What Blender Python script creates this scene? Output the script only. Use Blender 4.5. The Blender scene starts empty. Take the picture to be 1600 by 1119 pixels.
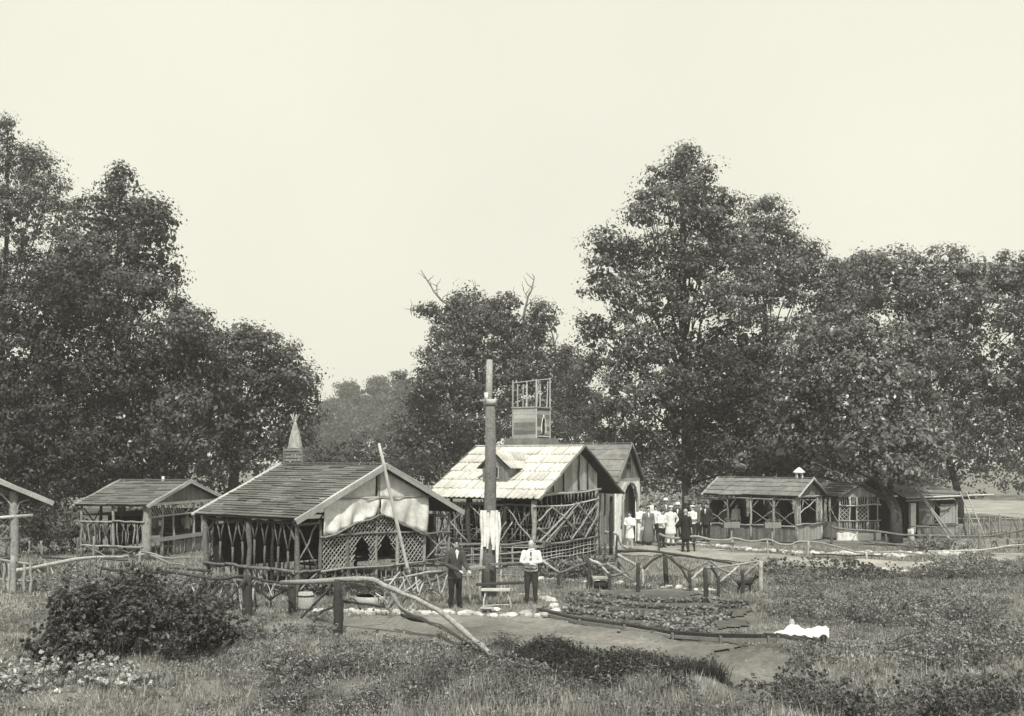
import bpy, bmesh, math, random
import numpy as np
from mathutils import Vector, Matrix
random.seed(7); RS = np.random.RandomState(11)
S = bpy.context.scene; C = bpy.context.collection

# ------------------------------------------------------------------ camera, world, sun, exposure
EYE = 4.0; F = 1700.0; HOR = 715.0          # eye height in m, focal length in photo pixels, horizon row
cam = bpy.data.cameras.new('camera'); co = bpy.data.objects.new('camera', cam); C.objects.link(co)
co.location = (0, 0, EYE); co.rotation_euler = (math.radians(90), 0, 0)
cam.sensor_width = 36; cam.lens = 36*F/1600; cam.shift_y = (HOR-559.5)/1600; cam.clip_end = 2500
S.camera = co
SUN = Vector((0.02, -0.62, 0.78)).normalized()
el = math.asin(SUN.z); az = math.atan2(SUN.x, SUN.y)
wd = bpy.data.worlds.new('World'); S.world = wd; wd.use_nodes = True
nt = wd.node_tree; nt.nodes.clear()
sky = nt.nodes.new('ShaderNodeTexSky'); sky.sky_type = 'NISHITA'; sky.sun_disc = False
sky.sun_elevation = el; sky.sun_rotation = az % (2*math.pi); sky.dust_density = 4
bw = nt.nodes.new('ShaderNodeRGBToBW'); nt.links.new(sky.outputs[0], bw.inputs[0])
mul = nt.nodes.new('ShaderNodeMath'); mul.operation = 'MULTIPLY_ADD'; mul.use_clamp = False
mul.inputs[1].default_value = 0.10; mul.inputs[2].default_value = 6.9     # milky overcast veil over the clear sky
nt.links.new(bw.outputs[0], mul.inputs[0])
tint = nt.nodes.new('ShaderNodeVectorMath'); tint.operation = 'SCALE'; tint.inputs[0].default_value = (1.0, 0.98, 0.835)
wtc = nt.nodes.new('ShaderNodeTexCoord'); wns = nt.nodes.new('ShaderNodeTexNoise'); wns.inputs['Scale'].default_value = 2.2; wns.inputs['Detail'].default_value = 5
nt.links.new(wtc.outputs['Generated'], wns.inputs['Vector'])          # faint unevenness of the thin cloud
wmr = nt.nodes.new('ShaderNodeMapRange'); wmr.inputs[1].default_value = .3; wmr.inputs[2].default_value = .7; wmr.inputs[3].default_value = .95; wmr.inputs[4].default_value = 1.04
nt.links.new(wns.outputs['Fac'], wmr.inputs[0]); wm2 = nt.nodes.new('ShaderNodeMath'); wm2.operation = 'MULTIPLY'
nt.links.new(mul.outputs[0], wm2.inputs[0]); nt.links.new(wmr.outputs[0], wm2.inputs[1]); nt.links.new(wm2.outputs[0], tint.inputs['Scale'])
bg = nt.nodes.new('ShaderNodeBackground'); bg.inputs[1].default_value = 0.127
nt.links.new(tint.outputs[0], bg.inputs[0])
wo = nt.nodes.new('ShaderNodeOutputWorld'); nt.links.new(bg.outputs[0], wo.inputs[0])
sl = bpy.data.lights.new('sun', 'SUN'); sl.energy = 4.7; sl.angle = math.radians(1.2); sl.color = (1, 0.975, 0.88)
so = bpy.data.objects.new('sun', sl); C.objects.link(so); so.rotation_euler = SUN.to_track_quat('Z', 'Y').to_euler()
S.render.engine = 'CYCLES'
S.view_settings.view_transform = 'Standard'; S.view_settings.look = 'None'
S.view_settings.exposure = 0.0; S.view_settings.gamma = 1; S.view_settings.use_curve_mapping = False
S.cycles.max_bounces = 5; S.cycles.transparent_max_bounces = 4; S.cycles.volume_bounces = 1
S.cycles.diffuse_bounces = 3

# ------------------------------------------------------------------ helpers
def hgt(x, y):
    """ground height, numpy or scalar"""
    x = np.asarray(x, float); y = np.asarray(y, float)
    near = np.clip((25.5-y)/5.0, 0, 1)
    mid = np.clip((60-y)/20, 0, 1)
    b = 0.035*np.sin(x*1.3+0.6*np.sin(y*.9))*np.cos(y*1.1+.4*np.sin(x*.7)) + 0.02*np.sin(x*3.1+y*2.3)
    m = 1.5*(0.16*np.sin(x*.55+1.2)*np.sin(y*.8+.5)+0.10*np.sin(x*1.4+y*.9)+0.05*np.sin(x*2.9-y*2.1)+.03)
    right = np.clip((x-9)/8, 0, 1)*np.clip((38-y)/8, 0, 1)
    return b*mid + m*near + 0.30*right*(0.6+0.4*np.sin(x*.9+y*.6))
def hz(x, y): return float(hgt(x, y))
def W(px, py, D): return Vector(((px-800)*D/F, D, EYE-(py-HOR)*D/F))
def G(px, py, z=0.0):
    D = EYE*F/(py-HOR); x = (px-800)*D/F
    return Vector((x, D, hz(x, D)+z))

def mat(name, v, rough=.85, var=.25, scale=6, noise=.5, bump=.3, trans=0, island=0, tint=(1, 1, .985), spec=.3, streak=None, dirt=0):
    m = bpy.data.materials.new(name); m.use_nodes = True; n = m.node_tree.nodes; L = m.node_tree.links
    b = n['Principled BSDF']; b.inputs['Roughness'].default_value = rough; b.inputs['Specular IOR Level'].default_value = spec
    val = None
    def mth(op, a, c, clamp=False):
        q = n.new('ShaderNodeMath'); q.operation = op; q.use_clamp = clamp
        for i, s in enumerate((a, c)):
            if isinstance(s, (int, float)): q.inputs[i].default_value = s
            else: L.new(s, q.inputs[i])
        return q.outputs[0]
    tc = n.new('ShaderNodeTexCoord'); vec = tc.outputs['Object']
    if streak:
        mp = n.new('ShaderNodeMapping'); mp.inputs['Scale'].default_value = streak; L.new(vec, mp.inputs[0]); vec = mp.outputs[0]
    nz = n.new('ShaderNodeTexNoise'); nz.inputs['Scale'].default_value = scale; nz.inputs['Detail'].default_value = 6
    nz.inputs['Roughness'].default_value = .65; L.new(vec, nz.inputs['Vector'])
    f = mth('MULTIPLY', mth('SUBTRACT', nz.outputs['Fac'], .5), noise*4)
    f = mth('ADD', f, 1)
    if dirt:
        n2 = n.new('ShaderNodeTexNoise'); n2.inputs['Scale'].default_value = 1.1; n2.inputs['Detail'].default_value = 4
        L.new(tc.outputs['Object'], n2.inputs['Vector'])
        f = mth('MULTIPLY', f, mth('ADD', mth('MULTIPLY', mth('SUBTRACT', n2.outputs['Fac'], .5), dirt*4), 1))
    if var:
        oi = n.new('ShaderNodeObjectInfo')
        f = mth('MULTIPLY', f, mth('ADD', mth('MULTIPLY', oi.outputs['Random'], 2*var), 1-var))
    if island:
        g = n.new('ShaderNodeNewGeometry')
        f = mth('MULTIPLY', f, mth('ADD', mth('MULTIPLY', g.outputs['Random Per Island'], 2*island), 1-island))
    f = mth('MAXIMUM', mth('MULTIPLY', f, v), v*.25)
    sc = n.new('ShaderNodeVectorMath'); sc.operation = 'SCALE'; sc.inputs[0].default_value = tint; L.new(f, sc.inputs['Scale'])
    L.new(sc.outputs[0], b.inputs['Base Color'])
    if bump:
        bp = n.new('ShaderNodeBump'); bp.inputs['Strength'].default_value = bump; bp.inputs['Distance'].default_value = .02
        L.new(nz.outputs['Fac'], bp.inputs['Height']); L.new(bp.outputs[0], b.inputs['Normal'])
    if trans:
        t = n.new('ShaderNodeBsdfTranslucent'); L.new(sc.outputs[0], t.inputs[0])
        mx = n.new('ShaderNodeMixShader'); mx.inputs[0].default_value = trans
        L.new(b.outputs[0], mx.inputs[1]); L.new(t.outputs[0], mx.inputs[2]); L.new(mx.outputs[0], n['Material Output'].inputs[0])
    return m
BARK = mat('bark', .12, var=.3, scale=14, noise=.6, bump=.6)
BARKD = mat('dark_bark_and_shade', .04, var=.3, scale=12, noise=.6, bump=.6)  # dark bark; also darkens the shaded porch planks and pavilion floor
BARKL = mat('peeled_wood', .32, var=.3, scale=10, noise=.5)
STICK = mat('grey_stick', .20, var=.4, scale=12, noise=.5)
POLEW = mat('bare_pole', .5, var=.1, scale=5, noise=.3)
ROOFB = mat('weathered_roof_board', .125, var=.28, scale=5, noise=.6, streak=(3, 3, 9), dirt=.25)
SHADED = mat('shade_dark_board', .03, var=.1)  # near-black: shade of undersides and interiors put into the board colour
ROOFW = mat('whitewashed_slab', .50, var=.1, scale=9, noise=.25, bump=.5, dirt=.22, tint=(1, .985, .93))
ROOFG = mat('grey_roofing', .17, var=.12, scale=4, noise=.4, dirt=.3)
PLANK = mat('plank', .17, var=.3, scale=5, noise=.5, streak=(6, 6, 1.2), dirt=.2)
PLANKL = mat('pale_plank', .32, var=.25, scale=5, noise=.4, streak=(6, 6, 1.5), dirt=.2)
CANVAS = mat('canvas', .62, var=.06, scale=5, noise=.3, bump=.6, dirt=.22)
CLOTH = mat('white_cloth', .70, var=.12, scale=8, noise=.25, bump=.4)
WHITEW = mat('whitewash', .75, var=.08, scale=6, noise=.2, dirt=.15)
DARK = mat('dark_cloth_and_opening', .022, var=.3, scale=20, noise=.3, bump=.1)  # dark cloth; also the near-black fill of unlit openings
GREYC = mat('grey_cloth', .13, var=.3, scale=20, noise=.3, bump=.1)
SUIT = mat('suit_cloth', .055, var=.1, scale=30, noise=.4, bump=.1)
TROU = mat('trouser_cloth', .042, var=.2, scale=30, noise=.4, bump=.1)
SKIN = mat('skin', .42, var=.1, scale=20, noise=.1, bump=.05, rough=.6)
HAIRD = mat('dark_hair', .02, var=.2, scale=60, noise=.5)
HAIRG = mat('grey_hair', .35, var=.1, scale=60, noise=.3)
STONE = mat('pale_stone', .42, var=.4, scale=6, noise=.5, bump=.6)
LEAFM = mat('tree_leaf', .085, rough=.38, var=.12, scale=.5, noise=.75, bump=0, trans=.15, island=.35, spec=.5)
LEAFL = mat('pale_tree_leaf', .13, rough=.36, var=.1, scale=.5, noise=.75, bump=0, trans=.15, island=.45, spec=.6)
LEAFD = mat('dark_shade_leaf', .045, rough=.5, var=.12, scale=.5, noise=.7, bump=0, trans=.12, island=.35, spec=.35)  # leaf colour lowered to carry the deep shade under upper crowns
LEAFF = mat('far_leaf', .10, rough=.6, var=.1, scale=.4, noise=.5, bump=0, trans=.3, island=.4)
WEED = mat('weed_leaf', .21, rough=.5, var=.2, scale=2, noise=.5, bump=0, trans=.3, island=.55, spec=.4)
WEEDL = mat('pale_weed_leaf', .44, rough=.6, var=.15, scale=3, noise=.4, bump=0, trans=.3, island=.5)
WEEDD = mat('dark_bush_leaf', .09, rough=.45, var=.15, scale=2.5, noise=.5, bump=0, trans=.25, island=.6, spec=.5)
GRASS = mat('grass_blade', .30, rough=.8, var=0, scale=.8, noise=.7, bump=0, trans=.3, island=.5, tint=(1, .99, .95))
GRASSD = mat('ditch_shade_reed', .04, rough=.7, var=0, scale=1.2, noise=.5, bump=0, trans=.2, island=.6)  # reeds coloured near-black to paint in the shadowed ditch

def setp(o, label=None, cat=None, group=None, kind=None):
    if label: o['label'] = label
    if cat: o['category'] = cat
    if group: o['group'] = group
    if kind: o['kind'] = kind
    return o
def thing(name, label, cat, loc=(0, 0, 0), group=None, rz=0):
    o = bpy.data.objects.new(name, None); C.objects.link(o); o.location = loc; o.rotation_euler = (0, 0, rz)
    o.empty_display_size = .3
    return setp(o, label, cat, group)
class MB:
    def __init__(s): s.v = []; s.f = []
    def add(s, vs, fs):
        k = len(s.v); s.v += [tuple(v) for v in vs]; s.f += [tuple(i+k for i in f) for f in fs]; return s
    def build(s, name, m, parent=None, smooth=False):
        me = bpy.data.meshes.new(name)
        if parent is not None and not parent.get('local'):
            l = parent.location; q = parent
            if parent.parent: l = l + parent.parent.location
            vv = [(v[0]-l[0], v[1]-l[1], v[2]-l[2]) for v in s.v]
        else: vv = s.v
        me.from_pydata(vv, [], s.f); me.materials.append(m)
        if smooth: me.shade_smooth()
        o = bpy.data.objects.new(name, me); C.objects.link(o)
        if parent is not None: o.parent = parent
        return o
    def hexa(s, c):   # 8 corners: bottom ring 0-3, top ring 4-7
        return s.add(c, [(3, 2, 1, 0), (4, 5, 6, 7), (0, 1, 5, 4), (1, 2, 6, 5), (2, 3, 7, 6), (3, 0, 4, 7)])
    def slab(s, a, b, c, d, n, t):  # quad a,b,c,d thickened by t along n
        n = Vector(n)*t; q = [Vector(p) for p in (a, b, c, d)]
        return s.hexa([p-n for p in q]+q)
    def bar(s, a, b, w, h, up=(0, 0, 1)):  # rectangular bar
        a = Vector(a); b = Vector(b); d = (b-a).normalized(); up = Vector(up)
        x = d.cross(up)
        if x.length < 1e-3: x = d.cross(Vector((0, 1, 0)))
        x = x.normalized()*w/2; y = x.cross(d).normalized()*h/2
        return s.hexa([a-x-y, a+x-y, b+x-y, b-x-y, a-x+y, a+x+y, b+x+y, b-x+y])
    def tube(s, pts, rad, n=6):
        pts = [Vector(p) for p in pts]
        if isinstance(rad, (int, float)): rad = [rad]*len(pts)
        rings = []; px = None
        for i, p in enumerate(pts):
            d = (pts[min(i+1, len(pts)-1)]-pts[max(i-1, 0)]).normalized()
            ref = px if px is not None else (Vector((1, 0, 0)) if abs(d.x) < .8 else Vector((0, 0, 1)))
            x = (ref-d*ref.dot(d))
            x = x.normalized() if x.length > 1e-4 else d.orthogonal().normalized()
            px = x; y = d.cross(x); r = rad[i]
            rings.append([p+(x*math.cos(2*math.pi*k/n)+y*math.sin(2*math.pi*k/n))*r for k in range(n)])
        vs = [v for r in rings for v in r]; fs = []
        for i in range(len(rings)-1):
            for k in range(n):
                a = i*n+k; b = i*n+(k+1) % n; fs.append((a, b, b+n, a+n))
        fs.append(tuple(range(n-1, -1, -1))); e = (len(rings)-1)*n; fs.append(tuple(e+k for k in range(n)))
        return s.add(vs, fs)
    def ell(s, c, r, nu=10, nv=7, jit=0, rot=None):
        c = Vector(c); vs = []; fs = []
        for j in range(1, nv):
            th = math.pi*j/nv
            for i in range(nu):
                ph = 2*math.pi*i/nu; k = 1+random.uniform(-jit, jit)
                p = Vector((math.sin(th)*math.cos(ph)*r[0], math.sin(th)*math.sin(ph)*r[1], math.cos(th)*r[2]))*k
                if rot: p = rot @ p
                vs.append(c+p)
        t = Vector((0, 0, r[2])); 
        if rot: t = rot @ t
        vs += [c+t, c-t]; T = len(vs)-2; B = T+1
        for j in range(nv-2):
            for i in range(nu):
                a = j*nu+i; b = j*nu+(i+1) % nu; fs.append((a, a+nu, b+nu, b))
        for i in range(nu):
            fs.append((T, i, (i+1) % nu)); a = (nv-2)*nu; fs.append((a+(i+1) % nu, a+i, B))
        return s.add(vs, fs)
def crook(a, b, w=.03, n=3, sag=0):
    a = Vector(a); b = Vector(b); L = (b-a).length; out = [a]
    for i in range(1, n):
        t = i/n; p = a.lerp(b, t); p += Vector((random.uniform(-1, 1), random.uniform(-1, 1), random.uniform(-1, 1)))*w*min(L, 2)
        p.z -= sag*4*t*(1-t); out.append(p)
    return out+[b]
def stick(par, name, a, b, r=.035, m=None, w=.025, n=3, sides=5, taper=.8, sag=0):
    pts = crook(a, b, w*1.25, n+1, sag); k = len(pts)
    return MB().tube(pts, [r*(1-(1-taper)*i/(k-1))*random.uniform(.82, 1.15) for i in range(k)], sides).build(name, m or STICK, par, True)
def poly(par, name, pts, r=.05, m=None, sides=7, taper=.7):
    """crooked rail through given points, smoothed"""
    P = [Vector(p) for p in pts]; out = []
    for i in range(len(P)-1):
        p0 = P[max(i-1, 0)]; p1 = P[i]; p2 = P[i+1]; p3 = P[min(i+2, len(P)-1)]
        for k in range(3):
            t = k/3
            jj_ = Vector((random.uniform(-1, 1), 0, random.uniform(-1, 1)))*r*(.35 if k else 0)
            out.append(jj_+.5*((2*p1)+(p2-p0)*t+(2*p0-5*p1+4*p2-p3)*t*t+(3*p1-p0-3*p2+p3)*t**3))
    out.append(P[-1]); n = len(out)
    return MB().tube(out, [r*(1-(1-taper)*i/(n-1))*random.uniform(.84, 1.16) for i in range(n)], sides).build(name, m or BARK, par, True)

class Frame:
    def __init__(s, P0, u, v): s.p = Vector((P0[0], P0[1], 0)); s.u = Vector((u[0], u[1], 0)).normalized(); s.v = Vector((v[0], v[1], 0)).normalized()
    def __call__(s, u, v, z): return s.p+s.u*u+s.v*v+Vector((0, 0, z))
def on_u(fr, v): return lambda a, z, o=0: fr(a, v-o, z)     # panel in the gable plane, offset o toward camera
def on_v(fr, u): return lambda a, z, o=0: fr(u-o, a, z)     # panel in the eave-side plane

def slope(par, e0, e1, r1, r0, n, nb, m, name='roof_board', th=.03, lift=.05, scallop=False, wob=.012):
    """courses of boards from the eave line e0-e1 to the ridge line r0-r1"""
    e0, e1, r1, r0 = map(Vector, (e0, e1, r1, r0)); nrm = (e1-e0).cross(r0-e0).normalized()
    if nrm.z < 0: nrm = -nrm
    MB().slab(e0, e1, r1, r0, nrm, .05).build('roof_deck', SHADED, par)  # solid deck to block light, its underside shade painted near-black
    for i in range(n):
        t0 = i/n-.03/n; t1 = min(1, (i+1.25)/n)
        cuts = [0]+sorted((k+random.uniform(-.3, .3))/nb for k in range(1, nb))+[1]
        for k in range(nb):
            s0 = cuts[k]+.0012; s1 = cuts[k+1]-.0012
            if k == 0: s0 -= random.uniform(0, .012)
            if k == nb-1: s1 += random.uniform(0, .012)
            dz = random.uniform(-wob, wob)
            def q(s, t, h): 
                lo = e0.lerp(e1, s) if 0 <= s <= 1 else e0+(e1-e0)*s
                hi = r0+(r1-r0)*s
                return lo+(hi-lo)*t+nrm*h
            l0 = lift+th+dz; l1 = th*.6+.004
            if not scallop:
                j = random.uniform(-.15, .15)/n; j2 = random.uniform(-.1, .1)/n
                MB().hexa([q(s0, t0+j, l0-th), q(s1, t0+j2, l0-th), q(s1, t1, l1-th*.6), q(s0, t1, l1-th*.6),
                           q(s0, t0+j, l0), q(s1, t0+j2, l0), q(s1, t1, l1), q(s0, t1, l1)]).build(name, m, par)
            else:
                N = 12; vs = []; fs = []
                for g in range(N+1):
                    s = s0+(s1-s0)*g/N; bu = abs(math.sin(g/N*math.pi*3))
                    dt = -(.12+random.uniform(0, .05))/n*bu
                    vs += [q(s, t0+dt, l0-th), q(s, t0+dt, l0+.025*bu), q(s, t1, l1+.012*bu)]
                for g in range(N):
                    a = g*3; fs += [(a, a+3, a+4, a+1), (a+1, a+4, a+5, a+2)]
                MB().add(vs, fs).build(name, m, par, True)
def gable_roof(par, fr, Wd, Ln, ze, zr, n, nb, m, mid=None, sc=False, bm=None, vlo=0, br=.08, **k):
    mid = Wd/2 if mid is None else mid; bm = bm or BARKL
    slope(par, fr(0, Ln, ze), fr(0, vlo, ze), fr(mid, vlo, zr), fr(mid, Ln, zr), n, nb, m, scallop=sc, **k)
    slope(par, fr(Wd, vlo, ze), fr(Wd, Ln, ze), fr(mid, Ln, zr), fr(mid, vlo, zr), n, nb, m, scallop=sc, **k)
    for vv in (vlo-.04, Ln+.04):
        stick(par, 'rake_pole', fr(-.08, vv, ze-.03), fr(mid, vv, zr+.03), br*.55, bm, .006, 4, 6, .95)
        stick(par, 'rake_pole', fr(Wd+.08, vv, ze-.03), fr(mid, vv, zr+.03), br*.55, bm, .006, 4, 6, .95)
    MB().bar(fr(mid, vlo-.03, zr+.06), fr(mid, Ln+.03, zr+.06), .14, .03).build('ridge_board', m, par)
def posts(par, pf, xs, z0, z1, r=.07, m=None):
    for x in xs: stick(par, 'post', pf(x, z0), pf(x+random.uniform(-.03, .03), z1), r*random.uniform(.85, 1.15), m or BARK, .012, 4, 7, .85)
def rails(par, pf, a0, a1, zs, r=.045, m=None, o=.06):
    for z in zs: stick(par, 'rail', pf(a0, z, o), pf(a1, z+random.uniform(-.03, .03), o), r, m or STICK, .015, 4, 6)
def lattice(par, pf, a0, a1, z0, z1, sp=.16, m=None, hole=None, r=.011):
    m = m or BARKL; w = a1-a0; h = z1-z0
    for sgn in (1, -1):
        x = -h
        while x < w:
            # line a = x + t, z = t (t 0..h) clipped to the panel
            t0 = max(0, -x); t1 = min(h, w-x)
            segs = [(t0, t1)]
            if hole:
                ts = np.linspace(t0, t1, 40); keep = []; st = None
                for t in ts:
                    a = x+t; aa = a0+a if sgn > 0 else a1-a; inside = hole(aa, z0+t)
                    if not inside and st is None: st = t
                    if inside and st is not None: keep.append((st, t)); st = None
                if st is not None: keep.append((st, t1))
                segs = keep
            for (q0, q1) in segs:
                if q1-q0 > .12:
                    A = (a0+x+q0) if sgn > 0 else (a1-x-q0); B = (a0+x+q1) if sgn > 0 else (a1-x-q1)
                    p = pf(A, z0+q0, .012*sgn); q = pf(B, z0+q1, .012*sgn)
                    MB().bar(p, q, r*2.2, r*1.2, (pf(0, 0, 1)-pf(0, 0, 0))).build('lattice_strip', m, par)
            x += sp*random.uniform(.95, 1.05)
def xbrace(par, pf, a0, a1, z0, z1, r=.03, m=None):
    stick(par, 'brace', pf(a0, z0, .03), pf(a1, z1, .03), r, m); stick(par, 'brace', pf(a0, z1, -.03), pf(a1, z0, -.03), r, m)
def slant(par, pf, a0, a1, z0, z1, sp=.14, r=.022, m=None, dx=.25):
    x = a0
    while x < a1-.05:
        stick(par, 'slanted_stick', pf(x+dx, z0), pf(x, z1), r, m or BARKL, .01, 2); x += sp*random.uniform(.85, 1.15)
def uprights(par, pf, a0, a1, z0, z1, sp=.2, r=.025, m=None, j=.08, name='upright_stick'):
    x = a0+sp/2
    while x < a1:
        stick(par, name, pf(x+random.uniform(-j, j), z0), pf(x+random.uniform(-j, j), z1), r*random.uniform(.7, 1.2), m, .03, 3); x += sp*random.uniform(.75, 1.25)
def forks(par, pf, a0, a1, z0, z1, sp=.45, r=.03, m=None):
    """forked branches standing in a rail, as rustic infill"""
    x = a0+sp/2
    while x < a1:
        zm = z0+(z1-z0)*random.uniform(.35, .6); w = sp*random.uniform(.35, .6); c = x+random.uniform(-.05, .05)
        b = MB(); b.tube(crook(pf(c, z0), pf(c, zm), .03, 2), r, 5)
        b.tube(crook(pf(c, zm), pf(c-w, z1), .04, 2), r*.75, 5); b.tube(crook(pf(c, zm), pf(c+w, z1), .04, 2), r*.7, 5)
        b.build('forked_branch', m or STICK, par, True); x += sp*random.uniform(.8, 1.2)
def wattle(par, pf, a0, a1, z0, z1, dz=.13, dx=.32, r=.02, m=None):
    z = z0; row = 0
    while z < z1:
        stick(par, 'woven_rod', pf(a0, z, .03*(-1)**row), pf(a1, z+random.uniform(-.03, .03), .03*(-1)**row), r, m or STICK, .015, 5, 5); z += dz*random.uniform(.8, 1.2); row += 1
    x = a0+dx*.5
    while x < a1:
        stick(par, 'stake', pf(x, z0-.05), pf(x+random.uniform(-.03, .03), z1), r*1.1, m or STICK, .015, 3); x += dx*random.uniform(.7, 1.2)
def plank_wall(par, pf, a0, a1, z0, topf, w=.16, m=None, name='plank', th=.025):
    x = a0
    while x < a1-.01:
        ww = min(w*random.uniform(.85, 1.15), a1-x); o = random.uniform(0, .012)
        t0 = topf(x+.004); t1 = topf(x+ww-.004)
        if max(t0, t1)-z0 > .03:
            A = pf(x+.004, z0, o); B = pf(x+ww-.004, z0, o); Cc = pf(x+ww-.004, max(t1, z0+.01), o); D = pf(x+.004, max(t0, z0+.01), o)
            n = (pf(0, 0, 1)-pf(0, 0, 0)); MB().slab(A, B, Cc, D, n, th).build(name, m or PLANK, par)
        x += ww

# ------------------------------------------------------------------ ground
def np_mesh(name, co_, faces, m, parent=None, smooth=False, nv=4):
    me = bpy.data.meshes.new(name); N = len(co_); K = len(faces)
    me.vertices.add(N); me.vertices.foreach_set('co', np.asarray(co_, np.float32).ravel())
    me.loops.add(K*nv); me.loops.foreach_set('vertex_index', np.asarray(faces, np.int32).ravel())
    me.polygons.add(K); me.polygons.foreach_set('loop_start', np.arange(0, K*nv, nv, dtype=np.int32))
    me.update(calc_edges=True); me.materials.append(m)
    if smooth: me.shade_smooth()
    o = bpy.data.objects.new(name, me); C.objects.link(o)
    if parent is not None: o.parent = parent
    return o
def ground_mat(name, v, pale=None, amp=1.):
    m = mat(name, v, rough=.95, var=0, scale=.35, noise=.55, bump=.0, tint=(1, .985, .93))
    n = m.node_tree.nodes; L = m.node_tree.links; b = n['Principled BSDF']
    tc = n.new('ShaderNodeTexCoord'); nz = n.new('ShaderNodeTexNoise'); nz.inputs['Scale'].default_value = 7; nz.inputs['Detail'].default_value = 8; nz.inputs['Roughness'].default_value = .75
    L.new(tc.outputs['Object'], nz.inputs['Vector'])
    bp = n.new('ShaderNodeBump'); bp.inputs['Strength'].default_value = .9; bp.inputs['Distance'].default_value = .09*amp
    L.new(nz.outputs['Fac'], bp.inputs['Height']); L.new(bp.outputs[0], b.inputs['Normal'])
    src = b.inputs['Base Color'].links[0].from_socket
    q = n.new('ShaderNodeMapRange'); q.inputs[1].default_value = .3; q.inputs[2].default_value = .7; q.inputs[3].default_value = .55; q.inputs[4].default_value = 1.45
    L.new(nz.outputs['Fac'], q.inputs[0])
    s = n.new('ShaderNodeVectorMath'); s.operation = 'SCALE'; L.new(src, s.inputs[0]); L.new(q.outputs[0], s.inputs['Scale']); L.new(s.outputs[0], b.inputs['Base Color'])
    return m
GROUND = ground_mat('grassy_soil', .17)
DIRT = ground_mat('trodden_dirt', .17, amp=.3)
SAND = ground_mat('pale_dirt', .28, amp=.3)
SOIL = ground_mat('dark_soil', .11)
xs = np.concatenate([np.linspace(-620, -40, 20), np.arange(-39.5, 40, .4), np.linspace(41, 620, 20)])
ys = np.concatenate([np.linspace(-40, 12, 8), np.arange(12.4, 62, .35), np.linspace(63, 110, 20), np.linspace(120, 650, 20)])
X, Y = np.meshgrid(xs, ys); co_ = np.stack([X, Y, hgt(X, Y)], -1).reshape(-1, 3); nx = len(xs); ny = len(ys)
ii, jj = np.meshgrid(np.arange(nx-1), np.arange(ny-1)); a = (jj*nx+ii).ravel()
setp(np_mesh('ground', co_, np.stack([a, a+1, a+1+nx, a+nx], -1), GROUND, smooth=True), kind='structure')
def patch(name, pts, m, dz=.03, cell=.35):
    """irregular flat patch of earth conforming to the ground: pts = polygon in ground x,y"""
    P = np.array([(p[0], p[1]) for p in pts]); mn = P.min(0); mx = P.max(0)
    gx = np.arange(mn[0], mx[0]+cell, cell); gy = np.arange(mn[1], mx[1]+cell, cell)
    X, Y = np.meshgrid(gx, gy)
    wx = X+.25*np.sin(Y*3.1+X)+.12*np.sin(Y*7.3); wy = Y+.25*np.sin(X*2.7+Y)+.12*np.sin(X*8.1)
    ins = np.zeros(X.shape, bool); n = len(P)
    for i in range(n):
        x1, y1 = P[i]; x2, y2 = P[(i+1) % n]
        c = ((y1 > wy) != (y2 > wy)); 
        with np.errstate(divide='ignore', invalid='ignore'): xi = (x2-x1)*(wy-y1)/(y2-y1)+x1
        ins ^= (c & (wx < xi))
    nx = len(gx); ny = len(gy); ii, jj = np.meshgrid(np.arange(nx-1), np.arange(ny-1))
    k = (ins[:-1, :-1] & ins[1:, :-1] & ins[:-1, 1:] & ins[1:, 1:]).ravel(); a = (jj*nx+ii).ravel()[k]
    co_ = np.stack([X, Y, hgt(X, Y)+dz], -1).reshape(-1, 3); f = np.stack([a, a+1, a+1+nx, a+nx], -1)
    u, inv = np.unique(f.ravel(), return_inverse=True)
    return setp(np_mesh(name, co_[u], inv.reshape(-1, 4), m, smooth=True), kind='structure')
def GP(*pp): return [G(x, y) for x, y in pp]
patch('dirt_path', GP((890, 858), (1000, 852), (1090, 855), (1180, 866), (1300, 874), (1440, 878), (1530, 870), (1600, 862), (1620, 874), (1500, 884), (1420, 897), (1330, 892), (1200, 884), (1100, 874), (1000, 868), (900, 868)), SAND, .028, .12)
patch('dirt_yard', GP((350, 990), (520, 962), (700, 955), (850, 966), (1050, 1008), (1215, 1035), (1240, 1110), (1080, 1115), (1030, 1050), (820, 1020), (700, 1006), (560, 1000), (500, 1012), (400, 1010)), DIRT, .035, .1)
patch('dirt_clearing', GP((-60, 922), (60, 926), (90, 940), (40, 962), (-60, 975)), SAND, .03, .12)
patch('dirt_lane', GP((60, 862), (140, 856), (150, 866), (60, 878)), SAND, .02, .2)
patch('work_yard', GP((690, 935), (780, 945), (860, 940), (880, 962), (830, 975), (700, 955)), DIRT, .042, .1)
patch('garden_soil', GP((880, 940), (960, 925), (1080, 925), (1165, 950), (1170, 975), (1090, 1003), (1000, 990), (880, 962)), SOIL, .038, .12)
patch('sandy_field', GP((1470, 780), (1800, 772), (1900, 800), (1650, 812), (1470, 808)), SAND, .03, 1.0)
patch('far_yard', GP((1390, 838), (1530, 836), (1600, 845), (1600, 856), (1450, 860), (1340, 850)), DIRT, .034, .2)

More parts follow.
